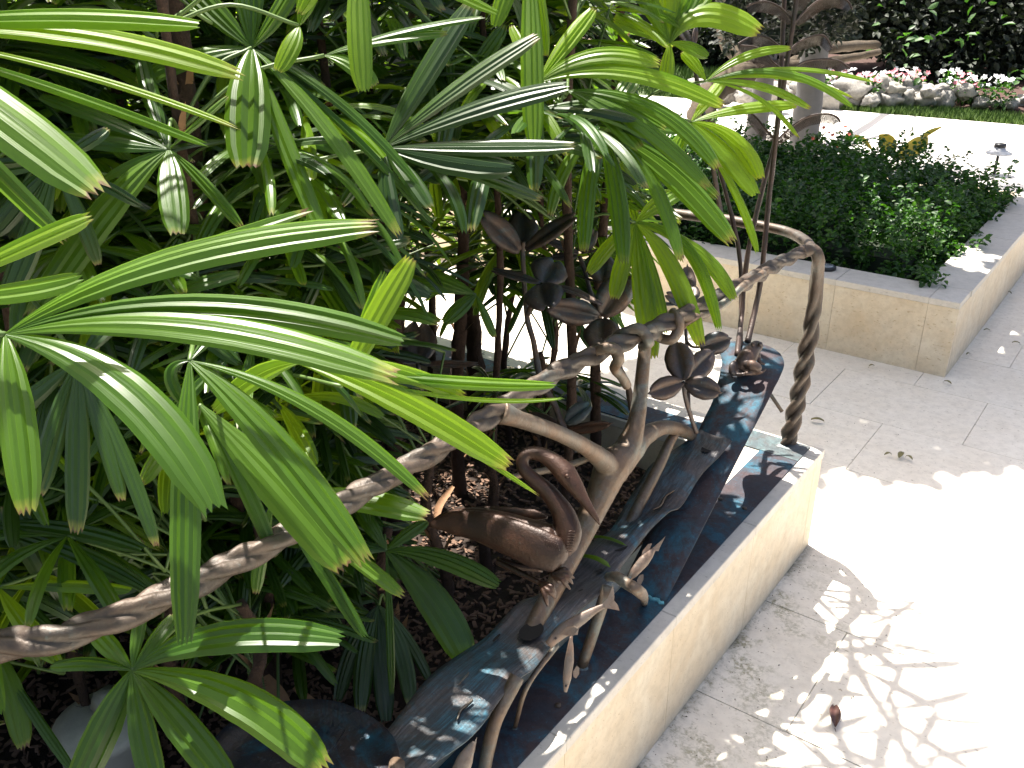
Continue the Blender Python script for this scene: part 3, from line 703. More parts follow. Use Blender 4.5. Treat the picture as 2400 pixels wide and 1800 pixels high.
for i in range(len(A_)):
    a, b = Vector(A_[i]), Vector(B_[i])
    for k in range(nn_+1):
        t = k/nn_; p = a.lerp(b, t); p.z += .006*math.sin(i*.35+t*3)+.004*noise.noise(p*14)-.006*max(0, 1-abs(t)*6)
        V.append(p)
for i in range(len(A_)-1):
    for k in range(nn_): a = i*(nn_+1)+k; Fc.append((a, a+nn_+1, a+nn_+2, a+1))
o = mesh('plank', V, Fc, BR_WOOD, plank); s = o.modifiers.new('s', 'SOLIDIFY'); s.thickness = .0035; s.offset = 0
VOID = m_plain('dark_slot', (.015, .012, .01), .95)
LIP = BR_TREE
def slot(pts, wd, lip=True):
    q = [onplank(x, y)+Vector((0, 0, .0045)) for x, y in pts]; q = [Vector(v) for v in cr(q, 6)]; n = len(q); V = []; Fc = []
    for i, p in enumerate(q):
        T = (q[min(i+1, n-1)]-q[max(0, i-1)]).normalized(); S = T.cross(Vector((0, 0, 1))).normalized(); w_ = wd*math.sin(math.pi*(.08+.84*i/(n-1)))**.5
        V += [p-S*w_*.5, p+S*w_*.5]
    for i in range(n-1): Fc.append((2*i, 2*i+1, 2*i+3, 2*i+2))
    sl_ = mesh('slot', V, Fc, VOID, plank)
    if lip:
        V, Fc = tube([q[i]+Vector((0, 0, .002)) for i in range(n)], [.0012+.0012*math.sin(3.1*i/n) for i in range(n)], 6, wob=.3); mesh('rim', V, Fc, LIP, sl_)
slot([(1075, 1612), (1085, 1600), (1096, 1588), (1098, 1582)], .010); slot([(1072, 1692), (1080, 1670), (1092, 1660), (1108, 1646)], .007); slot([(1530, 1200), (1548, 1190), (1560, 1168), (1580, 1155)], .008)
slot([(1155, 1508), (1172, 1490)], .006, False); slot([(1398, 1345), (1410, 1338)], .009, False); slot([(1355, 1390), (1366, 1385)], .004, False)
def leg(px0, px1, r0, r1, xp=-.075, par=plank, mat=BR_TREE, mid=None):
    a = atX(*px0, xp); b = atZ(*px1, H+.003); pts = [a]+([atX(*mid, xp)] if mid else [])+[b]
    q = [Vector(v) for v in cr(pts, 8)]; V, Fc = tube(q, [r0+(r1-r0)*i/(len(q)-1) for i in range(len(q))], 14, wob=.08); o = mesh('leg', V, Fc, mat, par)
    V, Fc = tube([b-Vector((0, 0, .002)), b+Vector((0, 0, .004))], [r1*1.6, r1*1.1], 12, wob=.4); mesh('weld', V, Fc, BR_PLATE, o); return o
leg((1425, 1375), (1364, 1563), .0135, .0115); leg((1212, 1585), (1130, 1835), .0145, .0115, mid=(1158, 1700)); leg((1305, 1512), (1206, 1708), .006, .0042, mid=(1236, 1608)); leg((930, 1790), (905, 1990), .013, .011)
q = [atD(x, y, D) for x, y, D in ((1425, 1352, 1.93), (1445, 1352, 1.90), (1470, 1368, 1.88), (1495, 1384, 1.87), (1507, 1400, 1.875), (1511, 1415, 1.89))]
b_end = atZ(1511, 1415, H+.003); q[-1] = b_end; q[-2] = (q[-3]+b_end)*.5+Vector((.004, 0, .006))
V, Fc = tube([Vector(v) for v in cr(q, 6)], list(np.interp(np.linspace(0, 1, 31), [0, .3, .7, 1], [.009, .0125, .0125, .007])), 14, wob=.06); mesh('curled_root', V, Fc, BR_TREE, plank)
for (pa, pb, wdx) in (((1378, 1266), (1468, 1287), .012), ((1362, 1312), (1430, 1338), .016)):
    a, b = onplank(*pa)+Vector((0, 0, .009)), onplank(*pb)+Vector((0, 0, .009))
    o = blade('fallen_leaflet', [a, a.lerp(b, .5)+Vector((0, 0, .006)), b], wdx, PALM, None, Vector((0, 0, 1)), lambda t: .8+.2*math.sin(3*t) if t < .85 else max(.15, (1-t)*6), 8)
    tag(o, 'green cut piece of palm leaf lying on the plank, '+('the upper and thinner one' if wdx < .014 else 'the lower and wider one'), 'leaf', 'palm leaf scraps on the plank')
# ramp board with round far end ---------------------------------
board = thing('bronze_board', (-.12, -.6, .55), 'smooth bronze board rising from the copper sheet to a rounded end under the frog', 'sculpture')
XE = -.038
def bz(y): return H+.0055+.62*(y+.954) if y < -.40 else float(np.interp(y, [-.40, -.33, -.15], [H+.0055+.62*.554, .716, .722]))
edge = [(XE, -.954), (XE, -.85), (XE, -.7), (XE, -.55), (-.037, -.43), (-.042, -.36), (-.058, -.29), (-.09, -.235), (-.13, -.205), (-.17, -.20), (-.21, -.21), (-.245, -.235)]
edgeL = [(-.15, -.975), (-.155, -.85), (-.16, -.7), (-.165, -.58), (-.168, -.53), (-.17, -.48), (-.185, -.42), (-.205, -.36), (-.235, -.31), (-.25, -.275), (-.252, -.255), (-.248, -.24)]
A_ = cr(edge, 6); B_ = cr(edgeL, 6); V = []; Fc = []
for a, b in zip(A_, B_):
    for k in range(7):
        t = k/6; x = a[0]+(b[0]-a[0])*t; y = a[1]+(b[1]-a[1])*t; V.append((x, y, bz(y)+.001+.004*math.sin(t*3.14)*(1 if y < -.45 else .3)))
for i in range(len(A_)-1):
    for k in range(6): a = i*7+k; Fc.append((a, a+7, a+8, a+1))
o = mesh('board_sheet', V, Fc, BR_DARK, board); s = o.modifiers.new('s', 'SOLIDIFY'); s.thickness = .003; s.offset = -1
V, Fc = tube([Vector((x, -.957+.004*math.sin(x*300), H+.006)) for x in np.linspace(-.15, XE-.002, 16)], .0045, 8, wob=.6); mesh('weld_bead', V, Fc, m_plain('verdigris_weld', (.12, .36, .42), .6, .1, .4, 120, .5), board)
a = atD(1806, 925, 2.72); b = atD(1833, 965, 2.72); V, Fc = tube([a+(a-b)*.4, a, b], .0055, 10); mesh('brace', V, Fc, BR_RAIL, board)
# bronze tree -----------------------------------------------------
bt = thing('bronze_tree', (-.15, -1.34, .5), 'forked bronze tree limb growing through the plank and gripping the handrail', 'sculpture')
XT = -.165
def tp(pts, rad, n=8, xp=XT):
    q = [Vector(v) for v in cr([atX(p[0], p[1], p[2] if len(p) > 2 else xp) for p in pts], n)]
    return tube(q, list(np.interp(np.linspace(0, 1, len(q)), np.linspace(0, 1, len(rad)), rad)), 16)
pieces = [tp([(1236, 1500, -.14), (1245, 1478, -.14), (1290, 1395, -.15), (1345, 1290), (1400, 1175), (1435, 1095), (1462, 1065)], [.0165, .018, .0205, .0235, .030, .040, .031]),
          tp([(1170, 965, -.2), (1215, 982, -.185), (1300, 1012, -.175), (1375, 1050), (1430, 1100), (1420, 1150)], [.023, .0165, .016, .0175, .028, .026]),
          tp([(1435, 1110), (1470, 1050), (1492, 985), (1503, 900, -.18), (1510, 830, -.195), (1513, 800, -.2)], [.034, .030, .0195, .016, .0150, .0145]),
          tp([(1450, 1095), (1480, 1050), (1510, 1022), (1553, 1003), (1597, 1008), (1635, 1032), (1657, 1054)], [.030, .032, .0235, .0175, .0165, .0145, .009])]
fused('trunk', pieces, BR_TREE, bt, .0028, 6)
V, Fc = tp([(1590, 1010), (1572, 1032), (1550, 1080), (1524, 1132), (1490, 1200), (1463, 1256), (1450, 1282)], [.009, .012, .0135, .0138, .0138, .0135, .013]); mesh('prop', V, Fc, BR_TREE, bt)
V, Fc = tp([(1373, 1160, -.19), (1362, 1215, -.19), (1362, 1250, -.19), (1358, 1300, -.19)], [.006, .0075, .0075, .005]); mesh('twig', V, Fc, BR_BIRD, bt)
V, Fc = tp([(1190, 1120, -.26), (1240, 1110, -.25), (1300, 1098, -.24), (1350, 1085, -.22), (1390, 1070, -.19)], [.005, .007, .008, .008, .006]); mesh('twig', V, Fc, BR_TREE, bt)
for (px, py, r) in ((1245, 1484, .019), (1452, 1283, .015), (1657, 1056, .012)):
    c = onplank(px, py)+Vector((0, 0, .0055)); V = [c+Vector((math.cos(a)*r*1.15, math.sin(a)*r*1.6, 0)) for a in np.linspace(0, 2*math.pi, 20)[:-1]]; mesh('socket', V, [tuple(range(19))], VOID, plank)
# bird ------------------------------------------------------------
def B1(x, y, D=1.60): return atD(980+x*.22604, 1020+y*.22604, D)
bird = thing('bronze_bird', B1(1400, 1480, 1.60), 'brown bronze long-necked bird with lowered beak, perched on the tree limb', 'bird sculpture')
kb = .22604/2*1.6/F_PX
def bt_(pts, ws, flat=.75, n=6):
    q = [Vector(v) for v in cr([B1(*p) for p in pts], n)]
    return tube(q, [w_*kb for w_ in np.interp(np.linspace(0, 1, len(q)), np.linspace(0, 1, len(ws)), ws)], 18, flat=flat, ref=UP)
body = [bt_([(150, 905, 1.70), (330, 890, 1.68), (600, 920, 1.66), (900, 1010, 1.64), (1200, 1120, 1.62), (1400, 1150, 1.605), (1560, 1130, 1.60)], [70, 250, 360, 440, 500, 450, 150], .8),
        bt_([(1470, 1260, 1.61), (1530, 1130, 1.60), (1555, 1000, 1.60), (1510, 830, 1.60), (1440, 710, 1.60), (1320, 560, 1.60), (1180, 440, 1.60), (1090, 340, 1.60), (1085, 240, 1.60), (1160, 185, 1.60), (1290, 205, 1.595), (1420, 290, 1.59), (1530, 400, 1.585), (1620, 520, 1.58), (1720, 670, 1.575), (1800, 790, 1.57), (1860, 880, 1.57), (1893, 950, 1.57)],
            [120, 270, 300, 262, 220, 182, 158, 140, 134, 140, 160, 200, 240, 190, 118, 80, 54, 12], .9)]
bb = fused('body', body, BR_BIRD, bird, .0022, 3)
def wing(pts, ws, thick, name='wing'):
    q = [Vector(v) for v in cr([B1(*p) for p in pts], 8)]; rad = [w_*kb for w_ in np.interp(np.linspace(0, 1, len(q)), np.linspace(0, 1, len(ws)), ws)]
    V, Fc = tube(q, rad, 22, flat=thick, ref=UP); return mesh(name, V, Fc, BR_BIRD, bird)
wn = wing([(120, 930, 1.665), (350, 910, 1.65), (650, 950, 1.625), (950, 1050, 1.60), (1250, 1180, 1.583), (1440, 1240, 1.575), (1545, 1255, 1.58)], [50, 250, 340, 390, 430, 370, 90], .42)
wing([(350, 790, 1.72), (650, 780, 1.70), (950, 800, 1.68), (1200, 830, 1.67), (1340, 850, 1.66)], [20, 90, 120, 130, 30], .5)
# incised feather marks as fine ridges on breast and shoulder
def ridge(pts, r, par):
    V, Fc = tube([Vector(v) for v in cr([B1(*p) for p in pts], 4)], r, 5); return V, Fc
mm = MB()
for k in range(9):
    x = 1555-k*3; y = 1000+k*27; V, Fc = ridge([(x, y, 1.572), (x+38, y-8, 1.573), (x+70, y-4, 1.577)], .0009, bird); mm.add(V, Fc)
for k in range(7):
    x = 1310+k*22; V, Fc = ridge([(x, 1085+k*7, 1.5555), (x+12, 1120+k*8, 1.5545), (x+18, 1155+k*7, 1.5545)], .001, bird); mm.add(V, Fc)
mm.build('feather_ridges', BR_BIRD, wn, True)
for D_ in (1.5665,):
    V, Fc = ball(B1(1545, 425, D_), .0042); mesh('eye', V, Fc, BR_BIRD, bird)
def foot(c0, ank, toes):
    P_ = [tube([Vector(v) for v in cr([B1(*p) for p in [c0, ank]], 4)], [.006]*3+[.005]*2, 10)]
    for tq in toes: P_.append(tube([Vector(v) for v in cr([B1(*p) for p in [ank]+tq], 5)], list(np.interp(np.linspace(0, 1, 5*len(tq)+1), [0, .6, 1], [.0062, .0046, .0018])), 8))
    return fused('foot', P_, BR_BIRD, bird, .0014, 2)
foot((1330, 1330, 1.61), (1400, 1440, 1.585), [[(1510, 1395, 1.575), (1560, 1430, 1.575), (1618, 1485, 1.58)], [(1520, 1455, 1.573), (1570, 1500, 1.575), (1605, 1545, 1.58)], [(1490, 1490, 1.572), (1530, 1545, 1.575), (1580, 1598, 1.58)], [(1440, 1490, 1.58), (1460, 1520, 1.585), (1470, 1530, 1.59)]])
foot((820, 1310, 1.64), (1280, 1540, 1.59), [[(1370, 1560, 1.575), (1400, 1600, 1.575), (1430, 1650, 1.58)], [(1350, 1610, 1.573), (1390, 1650, 1.575), (1428, 1700, 1.58)], [(1310, 1640, 1.575), (1330, 1720, 1.575), (1345, 1775, 1.58)]])
V, Fc = bt_([(1290, 1380, 1.63), (1050, 1360, 1.64), (880, 1320, 1.645), (810, 1300, 1.645)], [90, 80, 110, 60], .8); mesh('thigh', V, Fc, BR_BIRD, bird)
# frog --------------------------------------------------------------
DF = (atZ(1748, 872, .727)-CAM).dot(FW)-2.575
def G(x, y, D=2.60): return atD(1660+x*.13562, 760+y*.13562, D+DF)
fr = thing('bronze_frog', G(650, 850, 2.58), 'small dark bronze frog sitting on the rounded end of the board', 'frog sculpture')
kf = .13562/2*2.6/F_PX
def ft(pts, ws, flat=.85):
    q = [Vector(v) for v in cr([G(*p) for p in pts], 5)]
    return tube(q, [w_*kf for w_ in np.interp(np.linspace(0, 1, len(q)), np.linspace(0, 1, len(ws)), ws)], 14, flat=flat, ref=UP)
fp = [ft([(560, 800, 2.60), (610, 700, 2.60), (690, 560, 2.60), (760, 450, 2.61), (850, 380, 2.62), (925, 370, 2.63)], [230, 330, 310, 250, 210, 90]),
      ft([(470, 640, 2.6), (420, 720, 2.59), (430, 820, 2.59), (520, 850, 2.59)], [60, 140, 160, 80]),
      ft([(640, 690, 2.58), (740, 700, 2.565), (840, 760, 2.565), (800, 830, 2.57), (640, 850, 2.57)], [90, 170, 170, 100, 60]),
      ft([(640, 855, 2.57), (800, 855, 2.57), (930, 830, 2.58), (1000, 770, 2.59)], [60, 60, 45, 30]),
      ft([(850, 520, 2.61), (870, 600, 2.61), (900, 660, 2.60), (980, 690, 2.60)], [110, 80, 70, 50]),
      ft([(420, 860, 2.59), (520, 870, 2.58), (620, 860, 2.57)], [60, 60, 60])]
fused('body', fp, BR_LEAF, fr, .0022, 2)
for (x, y, D_) in ((770, 350, 2.60), (895, 345, 2.60)):
    V, Fc = ball(G(x, y, D_), .0065); mesh('eye', V, Fc, BR_LEAF, fr)
# fish --------------------------------------------------------------
def fish(pts, ws, D, tailpts, fins, label, dors=None, grp=None):
    q0 = [atD(p[0], p[1], (p[2] if len(p) > 2 else D)) for p in pts]; t = thing('bronze_fish', q0[0], label, 'fish sculpture', grp)
    q = [Vector(v) for v in cr(q0, 6)]; k = D/F_PX/2
    V, Fc = tube(q, [w_*k for w_ in np.interp(np.linspace(0, 1, len(q)), np.linspace(0, 1, len(ws)), ws)], 14, flat=.55, ref=UP); mesh('body', V, Fc, BR_FISH, t)
    def plate(name, pl):
        V = [atD(p[0], p[1], D+(p[2] if len(p) > 2 else 0)) for p in pl]; o = mesh(name, V, [tuple(range(len(V)))], BR_FISH, t, False); s = o.modifiers.new('s', 'SOLIDIFY'); s.thickness = .002; s.offset = 0
    plate('tail_fin', tailpts)
    for f in fins: plate('fin', f)
    e = q[2]; V, Fc = ball(q[3]-FW*(ws[1]*k*.5), .0025, 8, 6); mesh('eye', V, Fc, BR_LEAF, t)
    return t
fish([(1468, 1362), (1485, 1343), (1508, 1316), (1522, 1300), (1534, 1286)], [8, 22, 27, 20, 8], 1.93, [(1530, 1284), (1546, 1270), (1560, 1256), (1548, 1280), (1543, 1292), (1534, 1290)],
     [[(1500, 1347), (1508, 1346), (1508, 1358), (1500, 1374), (1493, 1371), (1493, 1358)], [(1502, 1310), (1506, 1292), (1518, 1276), (1528, 1273), (1524, 1284), (1520, 1294)]], 'small bronze fish swimming down beside the curled root, highest of the fish')
fish([(1285, 1512), (1320, 1478), (1363, 1450), (1395, 1430), (1416, 1420)], [20, 34, 28, 16, 11], 1.80, [(1412, 1416), (1425, 1400), (1437, 1371), (1440, 1398), (1439, 1407), (1448, 1418), (1452, 1431), (1438, 1428), (1420, 1425)],
     [[(1314, 1486, -.02), (1328, 1470, -.025), (1345, 1467, -.03), (1356, 1474, -.03), (1354, 1487, -.03), (1335, 1491, -.025)]], 'large pale bronze fish with forked tail half under the plank edge')
fish([(1325, 1622), (1329, 1590), (1334, 1550), (1337, 1515), (1338, 1492)], [8, 20, 22, 14, 5], 1.72, [(1336, 1500), (1340, 1488), (1343, 1492), (1341, 1530), (1338, 1550)],
     [[(1343, 1573), (1352, 1560), (1358, 1566), (1357, 1580), (1350, 1590), (1344, 1586)]], 'slim bronze fish hanging head down by the copper sheet edge')
fish([(1070, 1860), (1078, 1815), (1090, 1780), (1102, 1755), (1111, 1738)], [30, 44, 38, 22, 8], 1.55, [(1106, 1750), (1118, 1728), (1115, 1748), (1112, 1765)], [], 'bronze fish at the bottom edge beside the thick front leg')
# lily pad disc -------------------------------------------------------
zc = .53; c = atZ(690, 1815, zc); dk = thing('bronze_lily_pad', c, 'large dark blue-patinated bronze lily pad with turned-up rim, nearest the camera', 'sculpture')
V = []; Fc = []; nr, ns = 9, 64; RX = .155
ax = (atZ(935, 1815, zc)-atZ(455, 1815, zc)); ax.z = 0; RX = ax.length/2; ax.normalize(); ay = Vector((-ax.y, ax.x, 0))
RY = RX*1.0
for i in range(nr+1):
    f = i/nr
    for k in range(ns):
        a = 2*math.pi*k/ns; rr_ = f*(1+.03*math.sin(3*a+1)); z = zc-.016+.020*max(0, (f-.78)/.22)**1.5+.002*math.sin(6*a)*f; V.append(c+ax*(math.cos(a)*RX*rr_)+ay*(math.sin(a)*RY*rr_)+Vector((0, 0, z-zc)))
for i in range(nr):
    for k in range(ns): a = i*ns+k; b = i*ns+(k+1) % ns; Fc.append((a, b, b+ns, a+ns))
o = mesh('pad', V, Fc, BR_DISC, dk); s = o.modifiers.new('s', 'SOLIDIFY'); s.thickness = .004; s.offset = 0
mm = MB()
for a in np.linspace(0, 2*math.pi, 9)[:-1]:
    V, Fc = tube([c+ax*(math.cos(a+.3*f)*RX*f*.9)+ay*(math.sin(a+.3*f)*RY*f*.9)+Vector((0, 0, -.0145)) for f in (.05, .3, .6, .95)], .0011, 5); mm.add(V, Fc)
mm.build('veins', BR_DISC, dk, True)
V, Fc = tube([c+Vector((0, 0, -.02)), c+Vector((.02, .02, -.30))], .012, 10); mesh('stalk', V, Fc, BR_DARK, dk)
# bronze sea-grape plants: stems with folded oval leaves ----------------
def bleaf(par, base, tip, w_px, D0, D1=None, roll=0., cup=.28, notch=.12, bend=0., mat=None):
    """leaf between two sight points; two cupped lobes either side of a folded midrib"""
    D1 = D1 or D0; a = atD(base[0], base[1], D0); b = atD(tip[0], tip[1], D1); T = (b-a); L = T.length; T.normalize()
    N = (CAM-a).normalized(); N = (N-T*N.dot(T)).normalized(); S = T.cross(N)
    N2 = N*math.cos(roll)+S*math.sin(roll); S2 = T.cross(N2).normalized(); wd = w_px/F_PX*D0*1.18
    n, k_ = 12, 4; V = []; Fc = []
    for i in range(n+1):
        t = i/n; half = wd*.5*(math.sin(math.pi*min(1, .04+t*.90))**.62)*(1+.02*math.sin(t*23))
        for k in range(-k_, k_+1):
            u = k/k_; lobe = t*L*(1 if t < .8 else 1)+ (notch*L*max(0, t-.75)/.25)*(math.sin(min(1, abs(u)*1.6)*math.pi/2)-.6)
            h = cup*wd*(math.sin(abs(u)*math.pi*.85)*.55-.10)*math.sin(math.pi*min(1, .1+t*.85))+bend*L*math.sin(t*3.1)
            V.append(a+T*lobe+S2*(u*half)+N2*h)
    m2 = 2*k_+1
    for i in range(n):
        for k in range(2*k_): q_ = i*m2+k; Fc.append((q_, q_+1, q_+m2+1, q_+m2))
    o = mesh('leaf', V, Fc, mat or BR_LEAF, par); s = o.modifiers.new('s', 'SOLIDIFY'); s.thickness = .0016; s.offset = 0; return o
def stem(par, pts, r0, r1, name='stem', mat=None):
    q = [Vector(v) for v in cr([atD(*p) for p in pts], 7)]; V, Fc = tube(q, [r0+(r1-r0)*i/(len(q)-1) for i in range(len(q))], 10, wob=.2); return mesh(name, V, Fc, mat or BR_LEAF, par)
gp = 'bronze leafy stems behind the handrail'
b1 = thing('bronze_plant', atD(1325, 1015, 2.16), 'tall bronze plant with a three-leaf cup on top, left of the rail vines', 'plant sculpture')
stem(b1, [(1325, 1015, 2.2), (1300, 950, 2.2), (1268, 890, 2.19), (1250, 800, 2.18), (1236, 745, 2.17), (1230, 677, 2.16), (1225, 596, 2.14), (1226, 566, 2.13)], .0085, .0052)
bleaf(b1, (1218, 588), (1132, 505), 56, 2.13, 2.08, .5); bleaf(b1, (1222, 584), (1224, 500), 66, 2.15, 2.2, 0, .2); bleaf(b1, (1232, 584), (1345, 508), 42, 2.12, 2.06, -.7)
stem(b1, [(1236, 740, 2.17), (1246, 715, 2.14), (1262, 690, 2.10), (1268, 668, 2.08)], .006, .004)
bleaf(b1, (1266, 664), (1158, 634), 28, 2.08, 2.10, .9); bleaf(b1, (1272, 664), (1300, 612), 76, 2.09, 2.13, -.1); bleaf(b1, (1268, 668), (1282, 722), 80, 2.08, 2.02, 0, .35, .2); bleaf(b1, (1272, 668), (1409, 714), 24, 2.08, 2.02, -1.0, .3, .05, .06)
b2 = thing('bronze_plant', atD(1470, 930, 2.35), 'bronze plant with broad dark paired leaves just behind the rail vines', 'plant sculpture')
stem(b2, [(1480, 960, 2.4), (1470, 900, 2.38), (1446, 850, 2.36), (1418, 780, 2.33), (1404, 740, 2.30), (1385, 690, 2.30), (1371, 636, 2.30), (1358, 600, 2.30)], .0085, .005)
for a_, b__, w_, r_ in (((1356, 594), (1274, 560), 26, .9), ((1352, 600), (1294, 604), 24, .8), ((1362, 594), (1440, 577), 12, 1.2), ((1360, 590), (1394, 541), 32, .2)): bleaf(b2, a_, b__, w_, 2.30, 2.28, r_)
stem(b2, [(1404, 738, 2.30), (1408, 700, 2.28), (1412, 665, 2.26)], .006, .004)
bleaf(b2, (1411, 662), (1408, 598), 62, 2.26, 2.3, .1); bleaf(b2, (1415, 664), (1525, 667), 13, 2.27, 2.3, 1.2); bleaf(b2, (1408, 664), (1345, 644), 11, 2.27, 2.32, 1.2)
bleaf(b2, (1408, 740), (1470, 645), 68, 2.25, 2.22, .15); bleaf(b2, (1402, 742), (1288, 718), 56, 2.24, 2.2, -.3); bleaf(b2, (1410, 748), (1411, 818), 72, 2.22, 2.16, .1)
b3 = thing('bronze_plant', onplank(1630, 1011), 'bronze plant with five oval leaves standing where plank and board meet', 'plant sculpture')
stem(b3, [(1632, 1014, 2.30), (1622, 985, 2.28), (1606, 930, 2.25), (1602, 894, 2.24)], .0062, .0048)
bleaf(b3, (1601, 892), (1584, 800), 58, 2.24, 2.26, .1, .35, -.1); bleaf(b3, (1606, 892), (1672, 824), 52, 2.24, 2.28, .35, .3, -.1); bleaf(b3, (1598, 896), (1521, 922), 46, 2.23, 2.2, -.2, .35, -.1); bleaf(b3, (1606, 897), (1689, 920), 46, 2.23, 2.2, .1, .35, -.1)
stem(b3, [(1614, 960, 2.32), (1612, 850, 2.40), (1608, 790, 2.44), (1607, 740, 2.45), (1612, 712, 2.46)], .005, .004)
bleaf(b3, (1640, 815), (1712, 793), 46, 2.38, 2.36, .2, .35, -.1); stem(b3, [(1609, 800, 2.42), (1622, 812, 2.40), (1642, 814, 2.38)], .004, .003)
bleaf(b3, (1612, 712), (1611, 623), 34, 2.47, 2.5, .2, .25, -.1); bleaf(b3, (1606, 712), (1562, 690), 26, 2.46, 2.44, .2); bleaf(b3, (1616, 708), (1622, 670), 36, 2.45, 2.48, 0); bleaf(b3, (1614, 712), (1702, 712), 15, 2.46, 2.44, 1.); bleaf(b3, (1608, 712), (1530, 714), 12, 2.46, 2.44, 1.)
b4 = thing('bronze_plant', atD(990, 960, 2.5), 'low bronze plant with near-black leaves, farthest left behind the rail', 'plant sculpture')
stem(b4, [(1010, 1010, 2.4), (990, 930, 2.38), (979, 852, 2.36)], .008, .005)
bleaf(b4, (980, 850), (982, 760), 74, 2.36, 2.42, .1); bleaf(b4, (984, 852), (1114, 852), 24, 2.36, 2.34, .9); bleaf(b4, (974, 850), (925, 838), 24, 2.36, 2.34, .9)
b5 = thing('bronze_plant', atD(1340, 1030, 2.25), 'short bronze plant with one rusty leaf and one curled leaf, under the rail', 'plant sculpture')
stem(b5, [(1350, 1060, 2.25), (1330, 1030, 2.24), (1321, 1011, 2.23)], .005, .004)
bleaf(b5, (1318, 1011), (1432, 992), 30, 2.22, 2.18, .7, .3, -.1, 0, BR_BIRD); bleaf(b5, (1320, 1005), (1245, 968), 26, 2.24, 2.26, .7, .3, -.1, 0, BR_BIRD)
bleaf(b5, (1326, 990), (1382, 950), 42, 2.20, 2.18, -.5, .5, .1, 0, BR_PLATE)
b6 = thing('bronze_plant', atD(1622, 150, 2.5), 'small Y-shaped bronze sprig among the upper palm leaves', 'plant sculpture')
stem(b6, [(1700, 560, 2.62), (1655, 300, 2.62), (1622, 130, 2.60), (1615, 100, 2.58)], .007, .005); bleaf(b6, (1616, 104), (1592, 62), 22, 2.58, 2.58, .2, .2, -.1); bleaf(b6, (1624, 110), (1632, 62), 14, 2.58, 2.58, .6, .2, -.1)
# bronze cycad rods with comb-like curved leaves -----------------------
def rod(pts, r0, r1, label):
    t = thing('bronze_cycad', atD(*pts[0]), label, 'plant sculpture'); q = [Vector(v) for v in cr([atD(*p) for p in pts], 10)]
    V, Fc = tube(q, [r0+(r1-r0)*i/(len(q)-1) for i in range(len(q))], 10, wob=.25); mesh('stem', V, Fc, BR_FERN, t); return t
zb = .722
def cy_base(px, py): p = atZ(px, py, zb); return (px, py, (p-CAM).dot(FW))
r2 = rod([cy_base(1752, 803), (1771, 720, 2.66), (1785, 641, 2.64), (1801, 480, 2.60), (1817, 338, 2.55), (1838, 190, 2.50), (1858, 61, 2.46), (1880, -120, 2.4)], .0085, .006, 'tallest bronze cycad rod carrying pairs of curved comb-like leaves beside the post')
r1_ = rod([cy_base(1728, 832), (1738, 740, 2.68), (1752, 600, 2.66), (1790, 430, 2.62), (1817, 330, 2.60), (1831, 160, 2.56), (1838, 0, 2.52), (1846, -120, 2.48)], .0080, .006, 'straight grey bronze cycad rod, left of the tallest one')
r3 = rod([cy_base(1734, 812), (1737, 720, 2.74), (1734, 610, 2.74), (1718, 520, 2.72), (1703, 460, 2.70), (1684, 390, 2.68), (1670, 330, 2.66)], .0075, .0055, 'reddish bronze cycad rod leaning left into the palm leaves')
def comb(par, pts, wd, D):
    """curved leaf of many thin overlapping pinnae set on a rachis"""
    q = [Vector(v) for v in cr([atD(p[0], p[1], p[2] if len(p) > 2 else D) for p in pts], 9)]; n = len(q); m = MB(); cum = [0]
    V, Fc = tube(q, [.0028*(1-.5*i/n) for i in range(n)], 6); m.add(V, Fc)
    k = 0
    for i in range(n-1):
        T = (q[i+1]-q[i]).normalized(); N = (CAM-q[i]).normalized(); S = T.cross(N).normalized()
        for h in (0, .33, .66):
            p = q[i].lerp(q[i+1], h); f = (i+h)/(n-1); w_ = wd*math.sin(math.pi*(.10+.82*f))**.5
            if S.z > 0: S = -S
            a = p+T*.0001; wv = T*(q[i+1]-q[i]).length*.14; out = S*w_+T*w_*.25-N*w_*.12
            m.add([a-wv-N*.0008, a+wv+N*.0014, a+wv+out*.55+N*.002, a+out+wv*.4, a-wv+out-N*.001, a-wv+out*.5-N*.001], [(0, 1, 2, 3, 4, 5)])
            V, Fc = ball(p-S*.0015+N*.0025, .0027, 6, 4); m.add(V, Fc)
    o = m.build('leaf', BR_FERN, par); return o
cw = .026
comb(r2, [(1862, 56), (1885, 30), (1920, 2), (1960, -6), (1985, 3), (1995, 20)], cw, 2.46); comb(r2, [(1858, 50), (1830, 20), (1800, 6), (1775, 6), (1750, 16)], cw, 2.46); comb(r2, [(1860, 50), (1862, 20), (1880, -10), (1905, -22)], cw, 2.48)
comb(r2, [(1846, 175), (1880, 148), (1925, 140), (1965, 144), (1992, 162)], cw, 2.50); comb(r2, [(1844, 170), (1815, 150), (1795, 128), (1770, 112), (1735, 108)], cw, 2.50)
comb(r2, [(1850, 122), (1872, 100), (1905, 86), (1932, 86), (1950, 114)], cw, 2.49); comb(r2, [(1850, 118), (1825, 108), (1800, 90), (1765, 86), (1730, 104)], cw, 2.52)
comb(r2, [(1817, 334), (1850, 303), (1890, 276), (1935, 268), (1960, 275), (1968, 286)], cw*.95, 2.55); comb(r2, [(1815, 326), (1795, 305), (1775, 280), (1755, 262)], cw*.9, 2.55)
comb(r3, [(1684, 392), (1700, 372), (1725, 362), (1745, 368)], cw*.8, 2.68)
comb(r1_, [(1833, 165), (1805, 150), (1780, 130), (1750, 128)], cw, 2.57)
